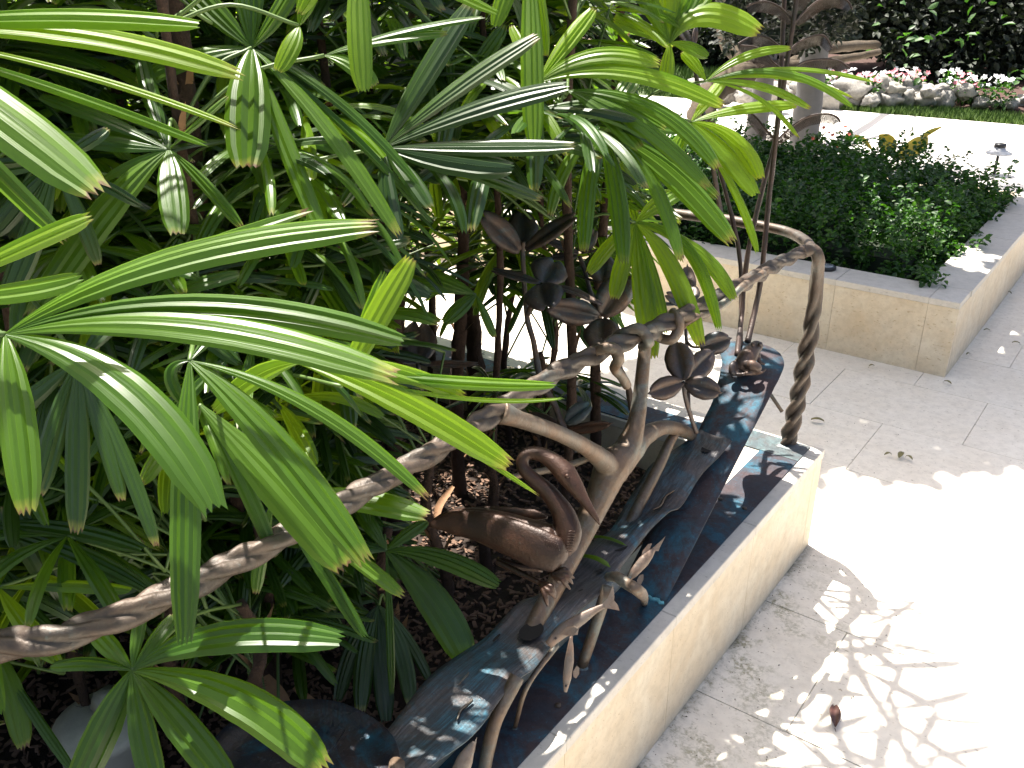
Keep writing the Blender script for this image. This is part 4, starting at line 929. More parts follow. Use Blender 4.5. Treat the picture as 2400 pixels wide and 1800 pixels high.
# white garden fixture -------------------------------------------------
fx = thing('garden_junction_box', Vector((-.76, -1.93, .24)), 'off-white round garden junction box with a faceted cap, half hidden at lower left', 'junction box')
c = Vector((-.755, -1.93, .2)); V, Fc = tube([c+Vector((0, 0, z)) for z in (0, .13, .14, .155, .16, .175)], [.085, .085, .092, .092, .085, .06], 32); mesh('drum', V, Fc, WHITE, fx)
cc = c+Vector((0.01, .02, .175)); bm = bmesh.new(); bmesh.ops.create_cube(bm, size=1)
for v in bm.verts: v.co = Vector((v.co.x*.075, v.co.y*.06, v.co.z*.05))*(.75 if v.co.z > 0 else 1.)
bmesh.ops.bevel(bm, geom=list(bm.edges), offset=.008, segments=2, affect='EDGES')
V = [v.co+cc+Vector((0, 0, .025)) for v in bm.verts]; Fc = [tuple(x.index for x in f.verts) for f in bm.faces]; bm.free(); mesh('cap', V, Fc, WHITE, fx)
V, Fc = tube([Vector(v) for v in cr([atD(90, 1745, 2.05), atD(170, 1722, 2.03), atD(260, 1712, 2.02), atD(330, 1730, 2.0)], 6)], .0035, 6); mesh('cable', V, Fc, BLACK, fx)

for i, (pts, wd, wl) in enumerate((([(1062, 1140, 2.75), (1030, 1185, 2.70), (1018, 1240, 2.66)], .020, 'standing in the mulch left of the bird head'), ([(620, 1585, 2.0), (650, 1640, 2.0), (672, 1690, 2.0)], .042, 'beside the hairy stem at lower centre'), ([(690, 1610, 2.0), (745, 1660, 1.97), (800, 1702, 1.95)], .020, 'a thin strip behind the lily pad'), ([(1128, 535, 2.6), (1170, 560, 2.6), (1180, 610, 2.6)], .012, 'hanging beside the thick fibrous stem'))):
    o = blade('dry_leaflet', [atD(*p) for p in pts], wd, HUSK, None, None, lambda t: .5+.6*math.sin(3*t), 10, .3); tag(o, 'dry tan palm leaflet, '+wl, 'dry leaf', 'dry palm leaflets caught low in the clump')
# ================================================================= LADY PALMS
def finger(P0, P1, P2, wd, nrm, npl, nL, rs, tipdroop=0.):
    """one blade: pleated strip along a curve, blunt toothed tip. returns verts, faces, uvs"""
    P0, P1, P2 = Vector(P0), Vector(P1), Vector(P2); V = []; Fc = []; U = []; nc = 2*npl
    L = (P1-P0).length+(P2-P1).length
    tl = [rs.uniform(.2, 1.) for _ in range(npl)]; lean = rs.uniform(-.4, .4); cpl = rs.uniform(.45, 1.); ph = [rs.uniform(.3, 1.35) for _ in range(nc+1)]; uj = [k/nc+(rs.uniform(-.3, .3)/nc if 0 < k < nc else 0) for k in range(nc+1)]
    for i in range(nL+1):
        t = i/nL; p = P0*(1-t)**2+P1*2*t*(1-t)+P2*t*t; T = ((P1-P0)*(1-t)+(P2-P1)*t).normalized()
        N = (nrm-T*nrm.dot(T)).normalized(); S = T.cross(N).normalized(); N = S.cross(T)
        if N.dot(nrm) < 0: N = -N
        W = wd*float(np.interp(t, [0, .12, .3, .5, .72, .88, 1], [.10, .38, .74, .96, 1., .88, .55]))
        tw = lean*t*.5; S = S*math.cos(tw)+N*math.sin(tw); N = S.cross(T); N = N if N.dot(nrm) > 0 else -N
        for k in range(nc+1):
            u = uj[k]; ex = 0.
            if i == nL:
                ex = L*.017*(tl[k//2]*1.3 if k % 2 else ((-.9 if tl[k//2] > .45 else -.1) if 0 < k < nc else -1.3))
            elif i == nL-1: ex = 0.
            z = (.5 if k % 2 else -.5)*W/npl*.38*cpl*ph[k]-(2*u-1)**2*W*.13
            V.append(p+S*((u-.5)*W)+N*z+T*ex); U.append((k/2., t))
    for i in range(nL):
        for k in range(nc): a = i*(nc+1)+k; Fc.append((a, a+1, a+nc+2, a+nc+1))
    return V, Fc, U
def crease(me, nc):
    """sharp folds along every pleat"""
    e = np.zeros(len(me.edges)*2, dtype=np.int32); me.edges.foreach_get('vertices', e); e = e.reshape(-1, 2)
    s = (e[:, 0] % (nc+1)) == (e[:, 1] % (nc+1)); at = me.attributes.new('sharp_edge', 'BOOLEAN', 'EDGE') if 'sharp_edge' not in me.attributes else me.attributes['sharp_edge']
    at.data.foreach_set('value', s)
# canes ----------------------------------------------------------------
CANES = [(-1.15, -.27, 1.9, .028), (-.72, -1.57, 2.1, .021), (-.60, -.34, 2.25, .016), (-.88, -.66, 1.8, .020), (-.83, -1.0, 2.0, .024), (-.95, -2.2, 2.2, .026), (-1.15, -1.25, 2.2, .012), (-1.2, -1.95, 2.3, .028),
         (-1.65, -.45, 2.0, .024), (-1.75, -1.1, 2.2, .024), (-1.7, -1.75, 2.3, .026), (-2.3, -.55, 2.1, .026), (-2.35, -1.3, 2.2, .026), (-2.3, -2.0, 2.3, .026), (-3.0, -.8, 2.2, .026), (-3.0, -1.6, 2.3, .026), (-.95, -2.6, 2.3, .026), (-3.7, -.5, 2.2, .028), (-.46, -.74, 2.2, .013)]
for _c in ((-1.2, -1.8, .9), (-1.05, -1.62, .8), (-.95, -1.32, .7), (-.8, -1.12, .62), (-1.02, -1.05, .75), (-1.3, -2.0, 1.0), (-.66, -.55, .7), (-1.45, -.32, 1.25), (-.95, -.33, 1.3), (-.72, -.42, 1.15), (-1.2, -.6, 1.3)): CANES.append((*_c, .011))
CANES_TALL = 52
for _i in range(29):
    CANES.append(((-.5, -.62, -.48, -.9, -1.35, -1.45, -.66, -1.0, -2.0, -2.0, -.55, -1.3, -.42, -1.4, -1.55, -1.9, -2.6, -2.7, -3.3, -1.6, -2.1, -1.35, -.74, -.80, -.70, -.95, -.62, -1.0, -.8)[_i], (-1.2, -1.85, -1.75, -1.35, -.8, -1.55, -2.5, -2.25, -.25, -1.6, -.95, -2.4, -1.45, -.2, -1.3, -.8, -.3, -1.7, -1.2, -2.05, -2.4, -.55, -1.2, -1.92, -.72, -1.55, -1.62, -.95, -2.35)[_i], (.75, .85, .7, 1.2, 1.7, 2.2, 1.6, 2.0, 1.9, 2.3, .65, 2.3, .62, 1.9, 2.1, 2.0, 2.1, 2.2, 2.2, 2.3, 2.3, 1.6, 2.3, 2.45, 2.1, 2.5, 2.25, 2.35, 2.5)[_i], .015 if _i < 22 else .010))
wh = ['with a thick fibrous stem in the middle of the clump', 'with a dark hairy stem at lower centre, behind the handrail', 'with a thin stem behind the bronze tree fork', 'with a leaning stem left of the bronze bird', 'with a short stem over the sunlit mulch', 'nearest the camera, its big glossy leaves over the handrail',
      'in the second row behind the lily pad', 'at the far left in the second row', 'behind the thick fibrous stem', 'in deep shade in the middle of the clump', 'in deep shade at left of the clump', 'near the back corner of the planter', 'deep in the clump, upper left', 'at the left edge, mostly hidden', 'at the back of the clump, upper middle', 'at the back of the clump, upper left', 'with leaves entering from the left edge', 'at the far back end of the clump', 'with slim arching leaves over the bronze plants',
      'very low, behind the junction box', 'very low, between junction box and lily pad', 'very low, under the handrail mid-span', 'very low, behind the bird body', 'very low, in the mulch left of the bird neck', 'low, at the bottom left edge', 'very low, under the bronze tree fork', 'short and leafy, at the end wall behind the thick stem', 'short and leafy, at the end wall behind the bronze flowers', 'short and leafy, right behind the bronze flowers', 'short and leafy, just left of the bronze flowers', 'low and young, left of the bronze bird', 'low and young, between the handrail and the lily pad', 'low and young, right behind the lily pad', 'young, under the handrail at lower centre', 'slim, between the thick stem and the bird', 'tall, in the shady middle row', 'slim, at the near left edge', 'slim, behind the junction box', 'slim, close to the end wall at the back', 'tall, in the dark back row', 'low and young, behind the bird tail', 'tall, over the junction box', 'lowest shoot beside the near end of the plank', 'slim, against the end wall behind the bird', 'tall, in the third row behind the bronze tree', 'slim, in the dark centre of the clump', 'at the back wall, upper middle', 'in the rear row, far upper left', 'in the rearmost row, upper left', 'in the dark left part, third row', 'at the left edge, rear row', 'of middling height behind the thick stem', 'tall and slim, rising above the bird', 'tall and slim, its crown above the lily pad', 'tall and slim, its crown above the bronze tree fork', 'tall, its crown high over the handrail', 'tall and slim, close behind the handrail bend', 'tall, its crown over the hairy stem', 'tall, its crown above the left edge']
PALMS = []
for i, (x, y, h, r) in enumerate(CANES):
    t = thing('lady_palm', (x, y, .22), 'green fan-leaved palm '+wh[i], 'palm', 'palms filling the front planter')
    lx, ly = random.uniform(-.08, .06), random.uniform(-.08, .08)
    pth = [Vector((x+lx*f*f+.012*math.sin(f*9+i), y+ly*f*f+.012*math.cos(f*7+i), .2+(h-.2)*f)) for f in np.linspace(0, 1, 40)]
    V, Fc = tube(pth, [r*(1-.35*j/39) for j in range(40)], 12, wob=.5); tk = mesh('trunk', V, Fc, FIBRE, t)
    if x > -1.9:
        mm = MB(); hk = MB(); nf = int(800*min(1, (r/.028)))
        for _ in range(nf):
            j = random.randrange(1, 38); a = random.uniform(0, 6.3); d = Vector((math.cos(a), math.sin(a), 0)); p = pth[j]+d*r*random.uniform(.75, 1.02)*(1-.35*j/39); tn = Vector((-d.y, d.x, 0))*random.choice((-1, 1))
            l = random.uniform(.012, .034); e = p+d*random.uniform(.001, .010)+tn*l*.6+Vector((0, 0, random.uniform(-.5, 1)*l)); q_ = p.lerp(e, .5)+d*.004; s_ = Vector((0, 0, .0006)); mm.add([p-s_, p+s_, q_+s_*.8, e, q_-s_*.8], [(0, 1, 2, 4), (2, 3, 4)])
        for _ in range(int(16*(r/.028))):
            j = random.randrange(3, 37); a = random.uniform(0, 6.3); d = Vector((math.cos(a), math.sin(a), 0)); p = pth[j]+d*r*.8; tn = Vector((-d.y, d.x, 0)); l = random.uniform(.02, .06)
            hk.add([p-tn*.007, p+tn*.007, p+d*.012+Vector((0, 0, l*.5))+tn*.006, p+d*.028+Vector((0, 0, l)), p+d*.012+Vector((0, 0, l*.5))-tn*.006], [(0, 1, 2, 4), (2, 3, 4)])
        o = mm.build('fibres', FIBRE, tk); o['kind'] = 'stuff'; o = hk.build('leaf_bases', HUSK, tk); o['kind'] = 'stuff'
    PALMS.append((t, pth, r))
def nearest(P):
    best = None
    for t, pth, r in PALMS:
        for j in range(6, 40, 3):
            q = pth[j]; d = (q-P).length+max(0, q.z-P.z+.05)*.7
            if best is None or d < best[0]: best = (d, t, q)
    return best[1], best[2]
# hero fronds traced from the photograph's leaves: hub (px,py,depth), blades (tip px, tip py, width px, [ctrl px, ctrl py], [tip depth offset])
HERO = []
def fr_(hub, blades, mat=PALM, lift=.0): HERO.append((hub, blades, mat, lift))
fr_((12, 783, .90), [(875, 528, 88, 330, 560, .04), (724, 492, 36, 350, 600, .10), (940, 797, 74, 430, 640, 0), (925, 878, 92, 420, 690, -.03), (503, 1190, 118, 330, 830, -.06), (62, 1200, 92, 30, 900, -.06), (-200, 1100, 90, -100, 900, 0), (-300, 700, 80, -150, 720, 0)])
fr_((445, 845, 1.12), [(858, 1312, 100, 620, 960, -.03), (1001, 1163, 42, 740, 900, 0), (432, 1502, 84, 430, 1050, -.10), (428, 945, 38, 360, 850, 0), (560, 700, 30, 500, 780, .1)], PALM)
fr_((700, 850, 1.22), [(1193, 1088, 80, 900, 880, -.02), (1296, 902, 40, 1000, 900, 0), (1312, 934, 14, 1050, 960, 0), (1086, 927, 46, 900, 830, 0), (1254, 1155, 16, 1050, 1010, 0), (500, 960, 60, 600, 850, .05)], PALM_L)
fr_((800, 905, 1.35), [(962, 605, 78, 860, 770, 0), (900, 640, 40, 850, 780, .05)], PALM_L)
fr_((395, 350, 1.38), [(417, 547, 68, 400, 400, -.08), (70, 745, 88, 260, 430, -.05), (566, 532, 34, 470, 410, 0), (150, 318, 55, 270, 330, 0), (95, 225, 40, 230, 260, .03), (534, 226, 18, 460, 290, 0), (330, 120, 40, 350, 230, .1), (240, 420, 30, 310, 370, 0)], PALM)
fr_((590, 112, 1.5), [(578, 390, 104, 580, 180, -.10), (765, 568, 48, 650, 300, -.05), (935, 548, 44, 760, 250, -.03), (320, 192, 60, 440, 110, 0), (420, -60, 60, 510, 30, 0), (545, -120, 50, 570, 0, 0), (600, -130, 46, 600, 0, 0), (700, -60, 50, 650, 40, 0), (980, 430, 30, 800, 200, .05), (1010, 520, 24, 840, 300, .1)], PALM)
fr_((700, 60, 1.45), [(650, 165, 52, 690, 90, -.02), (745, -120, 60, 720, 0, 0)], PALM_L)
fr_((-330, 70, 1.0), [(463, 56, 58, 100, 10, 0), (560, 172, 66, 150, 20, .05), (550, 297, 20, 150, 130, 0), (482, 338, 28, 100, 180, .04)], PALM_L)
fr_((-330, 60, .98), [(228, 445, 140, -60, 190, -.02), (150, 560, 60, -120, 300, .1)], PALM)
fr_((-200, 700, .86), [(210, 507, 52, 60, 560, 0), (186, 648, 66, 40, 690, 0), (-30, 1300, 90, -100, 1000, 0)], PALM_L)
fr_((310, 1570, 1.27), [(798, 1496, 92, 480, 1440, -.02), (758, 1800, 112, 590, 1590, -.05), (545, 1850, 92, 420, 1680, -.05), (375, 1870, 80, 330, 1700, -.06), (165, 1870, 96, 250, 1680, -.04), (335, 1425, 36, 320, 1490, .05), (405, 1440, 40, 360, 1500, .05), (215, 1470, 46, 250, 1510, .05), (120, 1560, 40, 210, 1540, 0), (470, 1465, 30, 400, 1500, .06)], PALM)
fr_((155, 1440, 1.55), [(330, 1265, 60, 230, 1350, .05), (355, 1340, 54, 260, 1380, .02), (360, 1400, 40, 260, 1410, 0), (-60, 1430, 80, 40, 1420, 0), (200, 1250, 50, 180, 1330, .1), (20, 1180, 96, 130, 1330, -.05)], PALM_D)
fr_((905, 1290, 1.86), [(1168, 1370, 56, 1030, 1280, -.03), (1096, 1552, 100, 1030, 1390, -.05), (918, 1625, 24, 915, 1450, -.05), (790, 1290, 50, 840, 1270, 0), (840, 1190, 40, 870, 1230, .05), (1000, 1220, 36, 950, 1250, .05)], PALM)
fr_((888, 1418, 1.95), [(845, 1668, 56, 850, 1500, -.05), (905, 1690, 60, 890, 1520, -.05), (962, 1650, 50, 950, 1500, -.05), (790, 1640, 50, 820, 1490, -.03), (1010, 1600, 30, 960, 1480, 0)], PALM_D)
fr_((640, 1170, 1.5), [(1001, 1206, 68, 820, 1140, -.03), (944, 1394, 44, 820, 1290, -.04), (855, 1490, 40, 760, 1330, -.05), (600, 1390, 40, 610, 1280, -.02)], PALM)
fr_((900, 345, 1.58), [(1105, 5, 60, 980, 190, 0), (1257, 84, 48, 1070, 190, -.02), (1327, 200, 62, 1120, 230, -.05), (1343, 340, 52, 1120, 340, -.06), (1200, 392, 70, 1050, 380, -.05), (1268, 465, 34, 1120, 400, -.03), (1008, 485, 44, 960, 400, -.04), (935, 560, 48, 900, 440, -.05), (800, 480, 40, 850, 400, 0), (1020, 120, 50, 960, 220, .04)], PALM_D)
fr_((842, -150, 1.35), [(852, 212, 62, 835, 30, -.03), (1165, 28, 38, 980, -60, 0), (700, 30, 50, 760, -90, 0)], PALM_L)
fr_((760, 130, 1.5), [(1047, 76, 36, 880, 80, 0), (1130, 40, 24, 940, 60, 0), (880, 200, 50, 830, 130, 0)], PALM)
fr_((1240, -120, 1.75), [(1252, 340, 60, 1250, 90, -.05), (1280, 130, 30, 1270, -20, 0), (1160, 60, 50, 1190, -50, 0)], PALM_L)
fr_((1262, 192, 1.88), [(1546, 148, 50, 1390, 80, -.02), (1695, 245, 60, 1460, 110, -.04), (1480, 130, 36, 1370, 120, 0), (1390, 20, 44, 1330, 90, .04), (1200, 60, 30, 1230, 120, .05)], PALM_L)
fr_((1330, 212, 1.92), [(1682, 392, 42, 1560, 200, -.04), (1662, 437, 46, 1500, 250, -.05), (1500, 345, 50, 1420, 240, -.03), (1560, 300, 30, 1450, 220, 0)], PALM)
fr_((1405, 310, 2.0), [(1368, 588, 46, 1375, 380, -.04), (1462, 615, 52, 1450, 380, -.04), (1290, 505, 34, 1320, 350, -.03), (1597, 610, 40, 1530, 330, -.03), (1716, 565, 62, 1560, 350, -.03), (1680, 460, 40, 1540, 320, 0), (1250, 330, 40, 1330, 300, 0), (1600, 300, 50, 1500, 270, .03), (1500, 160, 44, 1450, 230, .05)], PALM)
fr_((1490, 522, 2.16), [(1530, 838, 64, 1505, 660, -.03), (1642, 808, 54, 1580, 580, -.04), (1685, 770, 36, 1640, 520, -.03), (1720, 700, 40, 1660, 560, 0), (1560, 780, 40, 1530, 640, 0), (1380, 640, 40, 1430, 560, 0), (1600, 440, 50, 1550, 460, .05), (1440, 700, 50, 1460, 600, 0)], PALM_L)
fr_((1570, 100, 2.2), [(1780, 72, 70, 1620, -30, -.03), (1640, -60, 50, 1620, 0, 0), (1500, -40, 50, 1530, 10, 0), (1440, 40, 50, 1500, 50, 0), (1700, -80, 50, 1650, -20, 0), (1660, 130, 36, 1620, 100, 0), (1560, 190, 40, 1565, 150, 0), (1570, -70, 60, 1570, 0, .02)], PALM_L)
fr_((1655, 190, 2.35), [(1995, 248, 22, 1850, 120, -.02), (2042, 190, 14, 1840, 130, 0), (1870, 320, 14, 1790, 200, 0), (1898, 252, 26, 1800, 180, 0), (1852, 112, 24, 1740, 110, 0), (1995, 226, 14, 1840, 150, .02), (1600, 120, 34, 1630, 140, 0)], PALM_L)
fr_((1620, 285, 2.4), [(1866, 245, 34, 1740, 240, 0), (1783, 418, 44, 1740, 290, -.03), (1772, 455, 52, 1700, 340, -.03), (1775, 590, 22, 1740, 440, -.03), (1560, 400, 44, 1590, 330, 0), (1700, 180, 30, 1660, 230, .03)], PALM_L)
fr_((1115, 690, 2.0), [(1040, 755, 44, 1090, 700, -.02), (1000, 640, 40, 1060, 660, 0), (900, 650, 40, 1000, 660, 0), (1160, 790, 26, 1140, 740, 0)], PALM)
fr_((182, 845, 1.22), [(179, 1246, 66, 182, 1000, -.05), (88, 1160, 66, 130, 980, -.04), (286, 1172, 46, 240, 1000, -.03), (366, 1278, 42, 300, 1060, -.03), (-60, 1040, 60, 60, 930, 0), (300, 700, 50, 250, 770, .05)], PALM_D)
fr_((470, 950, 1.30), [(806, 1330, 112, 650, 1130, -.03), (640, 1290, 46, 570, 1110, 0), (330, 1130, 50, 390, 1030, .03)], PALM)
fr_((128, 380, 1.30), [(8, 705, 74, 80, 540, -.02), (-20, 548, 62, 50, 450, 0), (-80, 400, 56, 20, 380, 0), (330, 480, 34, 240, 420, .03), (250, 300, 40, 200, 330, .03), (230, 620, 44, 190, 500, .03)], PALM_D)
fr_((-70, 1230, 1.50), [(340, 1375, 54, 140, 1250, -.02), (336, 1286, 48, 150, 1210, .02), (124, 1478, 50, 30, 1420, 0), (150, 1150, 44, 60, 1180, .05)], PALM)
fr_((-30, 1500, 1.52), [(54, 1752, 66, 30, 1600, -.03), (176, 1812, 30, 80, 1680, -.03), (-60, 1760, 60, -40, 1630, 0), (100, 1540, 44, 40, 1510, .03)], PALM)
fr_((350, 700, 1.45), [(560, 640, 40, 460, 660, .02), (620, 760, 46, 490, 710, 0), (250, 640, 40, 300, 660, .04), (420, 560, 40, 390, 630, .05), (560, 850, 44, 460, 760, -.02)], PALM)
fr_((760, 620, 1.7), [(1010, 690, 48, 880, 620, -.02), (960, 560, 40, 870, 570, 0), (640, 560, 44, 700, 580, .03), (860, 760, 46, 820, 680, -.02), (700, 740, 40, 730, 680, 0), (820, 470, 40, 790, 540, .04)], PALM_D)
fr_((1060, 230, 2.0), [(1180, 60, 44, 1130, 130, 0), (1240, 260, 40, 1150, 220, 0), (960, 80, 40, 1010, 150, .03), (1130, 420, 40, 1110, 310, -.03), (900, 260, 40, 980, 230, 0), (1040, 20, 36, 1050, 120, .03)], PALM)
rs = random.Random(11)
hero_pts = []
for hi, (hub, blades, mat, lift) in enumerate(HERO):
    hp = atD(*hub); tpalm, anchor = nearest(hp); tips = [atD(b[0], b[1], hub[2]+b[5]) for b in blades]
    cen = sum(tips, Vector((0, 0, 0)))/len(tips)
    q = [Vector(v) for v in cr([anchor, anchor.lerp(hp, .5)+Vector((0, 0, .03)), hp], 6)]; V, Fc = tube(q, .0032, 6); ptl = mesh('frond', V, Fc, PETIOLE, tpalm)
    for b, tp_ in zip(blades, tips):
        D = hub[2]; ctl = atD(b[3], b[4], D+b[5]*.4-.015); wm = b[2]/F_PX*(D+b[5]*.7)
        toC = (CAM-ctl).normalized(); T = (tp_-hp).normalized()
        n_ = (Vector((0, 0, 1))*.75+toC*.75+Vector((rs.gauss(0, .12), rs.gauss(0, .12), 0)))
        vis = (n_-T*n_.dot(T)).normalized().dot(toC)
        npl = 2 if wm < .020 else 3 if wm < .034 else 4
        V, Fc, U = finger(hp, ctl, tp_, wm*.82/max(.80, min(1, abs(vis))), n_, npl, 16, rs)
        lo = mesh('leaflet', V, Fc, mat, ptl, True, U); crease(lo.data, 2*npl)
# prototype fronds for the rest of the clump
PROTO = []
def proto(seed):
    r = random.Random(seed); mb = []; Lp = r.uniform(.20, .36); tilt = math.radians(r.uniform(30, 68))
    hub = Vector((math.sin(tilt)*Lp, 0, math.cos(tilt)*Lp)); e1 = Vector((math.sin(tilt+.45), 0, math.cos(tilt+.45))).normalized(); e2 = Vector((0, 1, 0)); n0 = e2.cross(e1); n0 = n0 if n0.z > 0 else -n0
    V, Fc = tube([Vector(v) for v in cr([(0, 0, 0), hub*.5+Vector((-.01, 0, .02)), hub], 5)], .003, 6); n = r.choice((6, 7, 8, 9)); span = math.radians(r.uniform(105, 140))
    fs = []
    for k in range(n):
        a = -span+2*span*k/(n-1)+r.gauss(0, .06); d = e1*math.cos(a)+e2*math.sin(a); L = r.uniform(.23, .31)*(1-.22*abs(a)/span); dr = r.uniform(.10, .42)*(.6+.4*math.cos(a))
        ctl = hub+d*L*.55+Vector((0, 0, .015)); tp_ = hub+d*L*(.96-dr*.3)-Vector((0, 0, L*dr)); wd = r.uniform(.016, .034)
        fs.append(finger(hub, ctl, tp_, wd, n0+Vector((r.gauss(0, .15), r.gauss(0, .15), 0)), 2 if wd < .024 else 3, 10, r)+([hub, ctl, tp_], 2 if wd < .024 else 3))
    return V, Fc, fs, hub
def mkmesh(name, V, Fc, U, mat):
    me = bpy.data.meshes.new(name); me.from_pydata([tuple(v) for v in V], [], Fc)
    if U is not None:
        l = me.uv_layers.new(name='UVMap'); idx = np.zeros(len(me.loops), dtype=np.int32); me.loops.foreach_get('vertex_index', idx); l.data.foreach_set('uv', np.array(U, dtype=np.float32)[idx].ravel())
    me.polygons.foreach_set('use_smooth', [True]*len(me.polygons)); me.materials.append(mat); return me
for s in range(14):
    V, Fc, fs, hub = proto(100+s); mt = [PALM, PALM_D, PALM, PALM_L, PALM_D, PALM, PALM_L, PALM, PALM_D, PALM_D, PALM, PALM_D, PALM_L, PALM][s]
    lms_ = [mkmesh('leaflet', f[0], f[1], f[2], mt) for f in fs]
    for f, l_ in zip(fs, lms_): crease(l_, 2*f[4])
    PROTO.append((mkmesh('frond', V, Fc, None, PETIOLE), lms_, [f[3][2] for f in fs]+[f[3][1] for f in fs], hub))
def limit_near(py):     # right-hand limit of free foliage
    return float(np.interp(py, [-400, 0, 100, 300, 450, 600, 700, 800, 900, 1000, 1150, 1300, 1450, 1600, 1700, 1850], [1650, 1640, 1680, 1640, 1600, 1500, 1330, 1150, 1050, 960, 930, 1100, 1030, 860, 620, 400]))
def limit_far(py):
    return float(np.interp(py, [0, 500, 700, 850, 1000, 1100, 1200, 1300, 1450], [1650, 1640, 1560, 1560, 1480, 1400, 1300, 1120, 900]))
SUN_ON = [atD(*q) for q in ((578, 250, 1.45), (578, 340, 1.42), (400, 120, 1.03), (250, 90, 1.02), (600, 560, .93), (760, 540, .93), (650, 740, .89), (800, 800, .88), (640, 670, .9), (560, 900, 1.1), (960, 930, 1.2), (920, 690, 1.35), (1100, 1030, 1.2), (60, 330, .97), (150, 400, .96), (417, 490, 1.33), (500, 430, 1.36), (1300, 130, 1.87), (1600, 200, 1.85), (1250, 260, 1.72), (1120, 345, 1.53), (1650, 20, 2.18), (850, 120, 1.33), (480, 1010, .85), (1040, 1130, 2.85), (1010, 1180, 2.75), (1060, 1100, 2.9), (1000, 1245, 2.66))]
def shades(P):
    for S_ in SUN_ON:
        if P.z > S_.z+.03:
            k = (P.z-S_.z)/(-LD.z)
            if (P.x+LD.x*k-S_.x)**2+(P.y+LD.y*k-S_.y)**2 < .095**2: return True
    return False
def ok(P):
    if shades(P): return False
    x, y, D = pix(P)
    if P.z < .24: return False
    if P.z > .8:                                   # pruned where the photograph shows sun on the frog, the corner and the patio
        k = (P.z-.72)/(-LD.z); gx, gy = P.x+LD.x*k, P.y+LD.y*k
        if -.28 < gx < .1 and gy > -.33: return False
        k = P.z/(-LD.z); gx, gy = P.x+LD.x*k, P.y+LD.y*k
        if gx > (.20 if gy > -.35 else .44+.45*max(0, -.45-gy)): return False
        if gx > -.05 and gy > -.22: return False
    if P.z > 1.74 and y < -20: return P.x < -.22 or (P.x < -.02 and P.z > 1.85)
    if D < 1.26: return False
    if 40 < x < 340 and y > 1590 and D < 2.1: return False
    if x > limit_far(y): return False
    if 950 < x < 1300 and 660 < y < 830 and D > 2.4 and P.z < .72: return False
    if 1120 < x < 1500 and 490 < y < 860: return D > 2.42
    if 980 < x < 1430 and 1030 < y < 1300: return D > 2.6 and P.z > .5
    if 930 < x < 1420 and 1010 < y < 1420: return D > 1.9 and x < 1100
    if 950 < x < 1330 and 640 < y < 850 and D > 2.5: return P.z > .75
    if x > limit_near(y): return D > 2.35
    if 430 < x < 980 and y > 1180: return D > 1.75
    if x < 900 and y > 250: return D > 1.30
    if D < 1.6: return y < 60 or x < 300
    return True
nfr = 0
for ci, (t, pth, r) in enumerate(PALMS):
    h = CANES[ci][2]; cnt = (34 if ci < CANES_TALL else 21) if h > 1.3 else 14; ang = random.uniform(0, 6.3); placed = 0
    for k in range(cnt*7):
        if placed >= cnt: break
        f = (k % cnt+random.random())/cnt; f = (.08+.92*f) if ci < CANES_TALL else .74+.26*f; j = min(39, int(f*39)); ang += 2.4; p = pth[j]
        me0, lms, chk, hub = random.choice(PROTO); a = ang+random.gauss(0, .3); sc = random.uniform(.85, 1.18); tl = random.uniform(-.25, .3)+(.35*(1-f)); 
        ca, sa = math.cos(a), math.sin(a); ct_, st2 = math.cos(tl), math.sin(tl)
        def W(v):
            v = v*sc; x, z = v.x*ct_+v.z*st2, -v.x*st2+v.z*ct_; return Vector((p.x+x*ca-v.y*sa, p.y+x*sa+v.y*ca, p.z+z))
        if not all(ok(W(c_)) for c_ in chk+[hub]): continue
        o = bpy.data.objects.new('frond', me0); COL.objects.link(o); o.parent = t; o.location = p-t.location; o.rotation_euler = (0, tl, a); o.scale = (sc,)*3
        for lm in lms:
            c_ = bpy.data.objects.new('leaflet', lm); COL.objects.link(c_); c_.parent = o
        placed += 1; nfr += 1
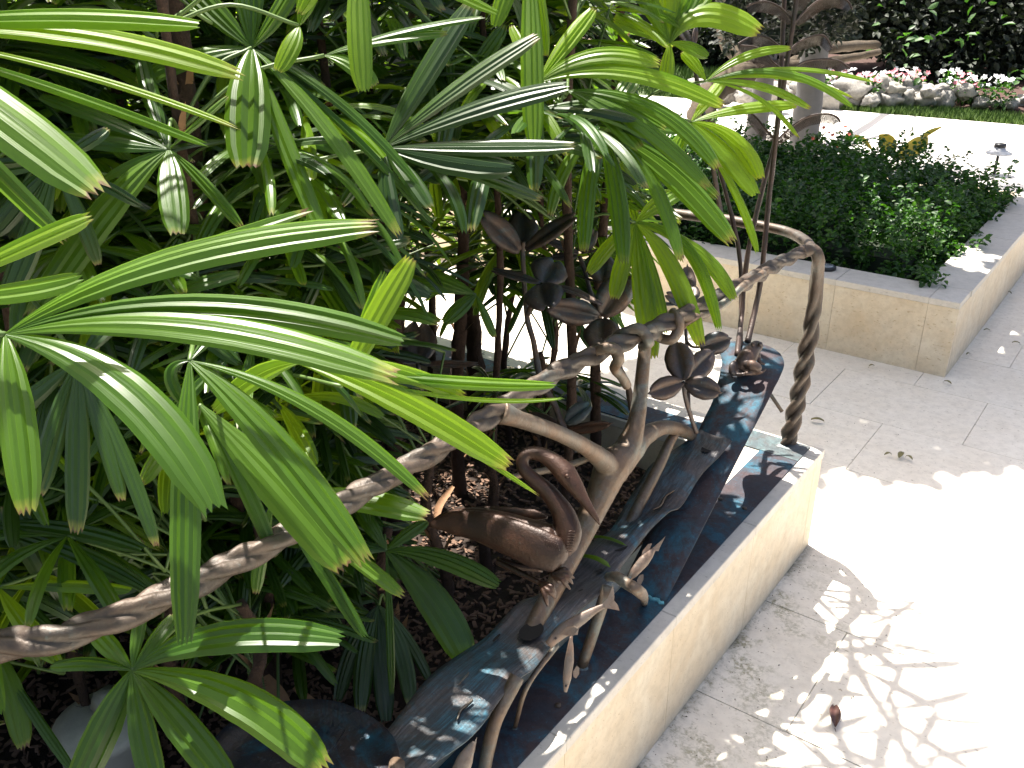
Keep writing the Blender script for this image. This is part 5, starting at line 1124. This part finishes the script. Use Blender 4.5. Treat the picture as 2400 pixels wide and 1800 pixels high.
# further fronds reaching forward from the same canes until the clump closes up
rx = random.Random(5); extra = 0; per = {}
for _ in range(9000):
    if extra >= 460: break
    px, py, D = rx.uniform(-150, 1600), rx.uniform(-60, 1750), 1.27+1.7*rx.random()**1.6
    if extra < 300 and px > 1000: continue
    P = atD(px, py, D)
    if P.z < .45 or P.y > -.22 or not ok(P): continue
    tp_, an = nearest(P)
    if per.get(tp_.name, 0) > 20: continue
    d = P-an
    if d.length > .62: continue
    me0, lms, chk, hub = rx.choice(PROTO); a = math.atan2(-d.y, -d.x)+math.pi+rx.gauss(0, .5); sc = rx.uniform(.85, 1.15); tl = rx.uniform(-.2, .45)
    ca, sa = math.cos(a), math.sin(a); ct_, st2 = math.cos(tl), math.sin(tl)
    def W0(v):
        v = v*sc; x, z = v.x*ct_+v.z*st2, -v.x*st2+v.z*ct_; return Vector((x*ca-v.y*sa, x*sa+v.y*ca, z))
    loc = P-W0(hub)*.55
    if not all(ok(loc+W0(c_)) for c_ in chk): continue
    V, Fc = tube([Vector(v) for v in cr([an, an.lerp(loc, .5)+Vector((0, 0, .02)), loc], 4)], .003, 5); mesh('petiole', V, Fc, PETIOLE, tp_)
    o = bpy.data.objects.new('frond', me0); COL.objects.link(o); o.parent = tp_; o.location = loc-tp_.location; o.rotation_euler = (0, tl, a); o.scale = (sc,)*3
    for lm in lms:
        c_ = bpy.data.objects.new('leaflet', lm); COL.objects.link(c_); c_.parent = o
    extra += 1; per[tp_.name] = per.get(tp_.name, 0)+1
# the highest fronds, above eye level, lean out over the sculpture and lattice the paving with shade
for i, (gx, gy, z) in enumerate(((.40, -.60, 1.98), (.30, -.47, 1.9), (.50, -.72, 2.05), (.28, -.78, 1.95), (.45, -.88, 2.1), (.24, -.34, 1.88))):
    P = Vector((gx-LD.x/-LD.z*z, gy-LD.y/-LD.z*z, z)); tp_, an = nearest(P)
    me0, lms, chk, hub = PROTO[(i*3+1) % len(PROTO)]; d = P-an; a = math.atan2(d.y, d.x); sc = 1.1; h_ = hub*sc
    loc = P-Vector((h_.x*math.cos(a), h_.x*math.sin(a), h_.z)); V, Fc = tube([Vector(v) for v in cr([an, an.lerp(loc, .5)+Vector((0, 0, .03)), loc], 4)], .0035, 5); mesh('petiole', V, Fc, PETIOLE, tp_)
    o = bpy.data.objects.new('frond', me0); COL.objects.link(o); o.parent = tp_; o.location = loc-tp_.location; o.rotation_euler = (0, 0, a); o.scale = (sc,)*3
    for lm in lms:
        c_ = bpy.data.objects.new('leaflet', lm); COL.objects.link(c_); c_.parent = o
print('extra', extra)
print('fronds', nfr, 'objects', len(bpy.data.objects))
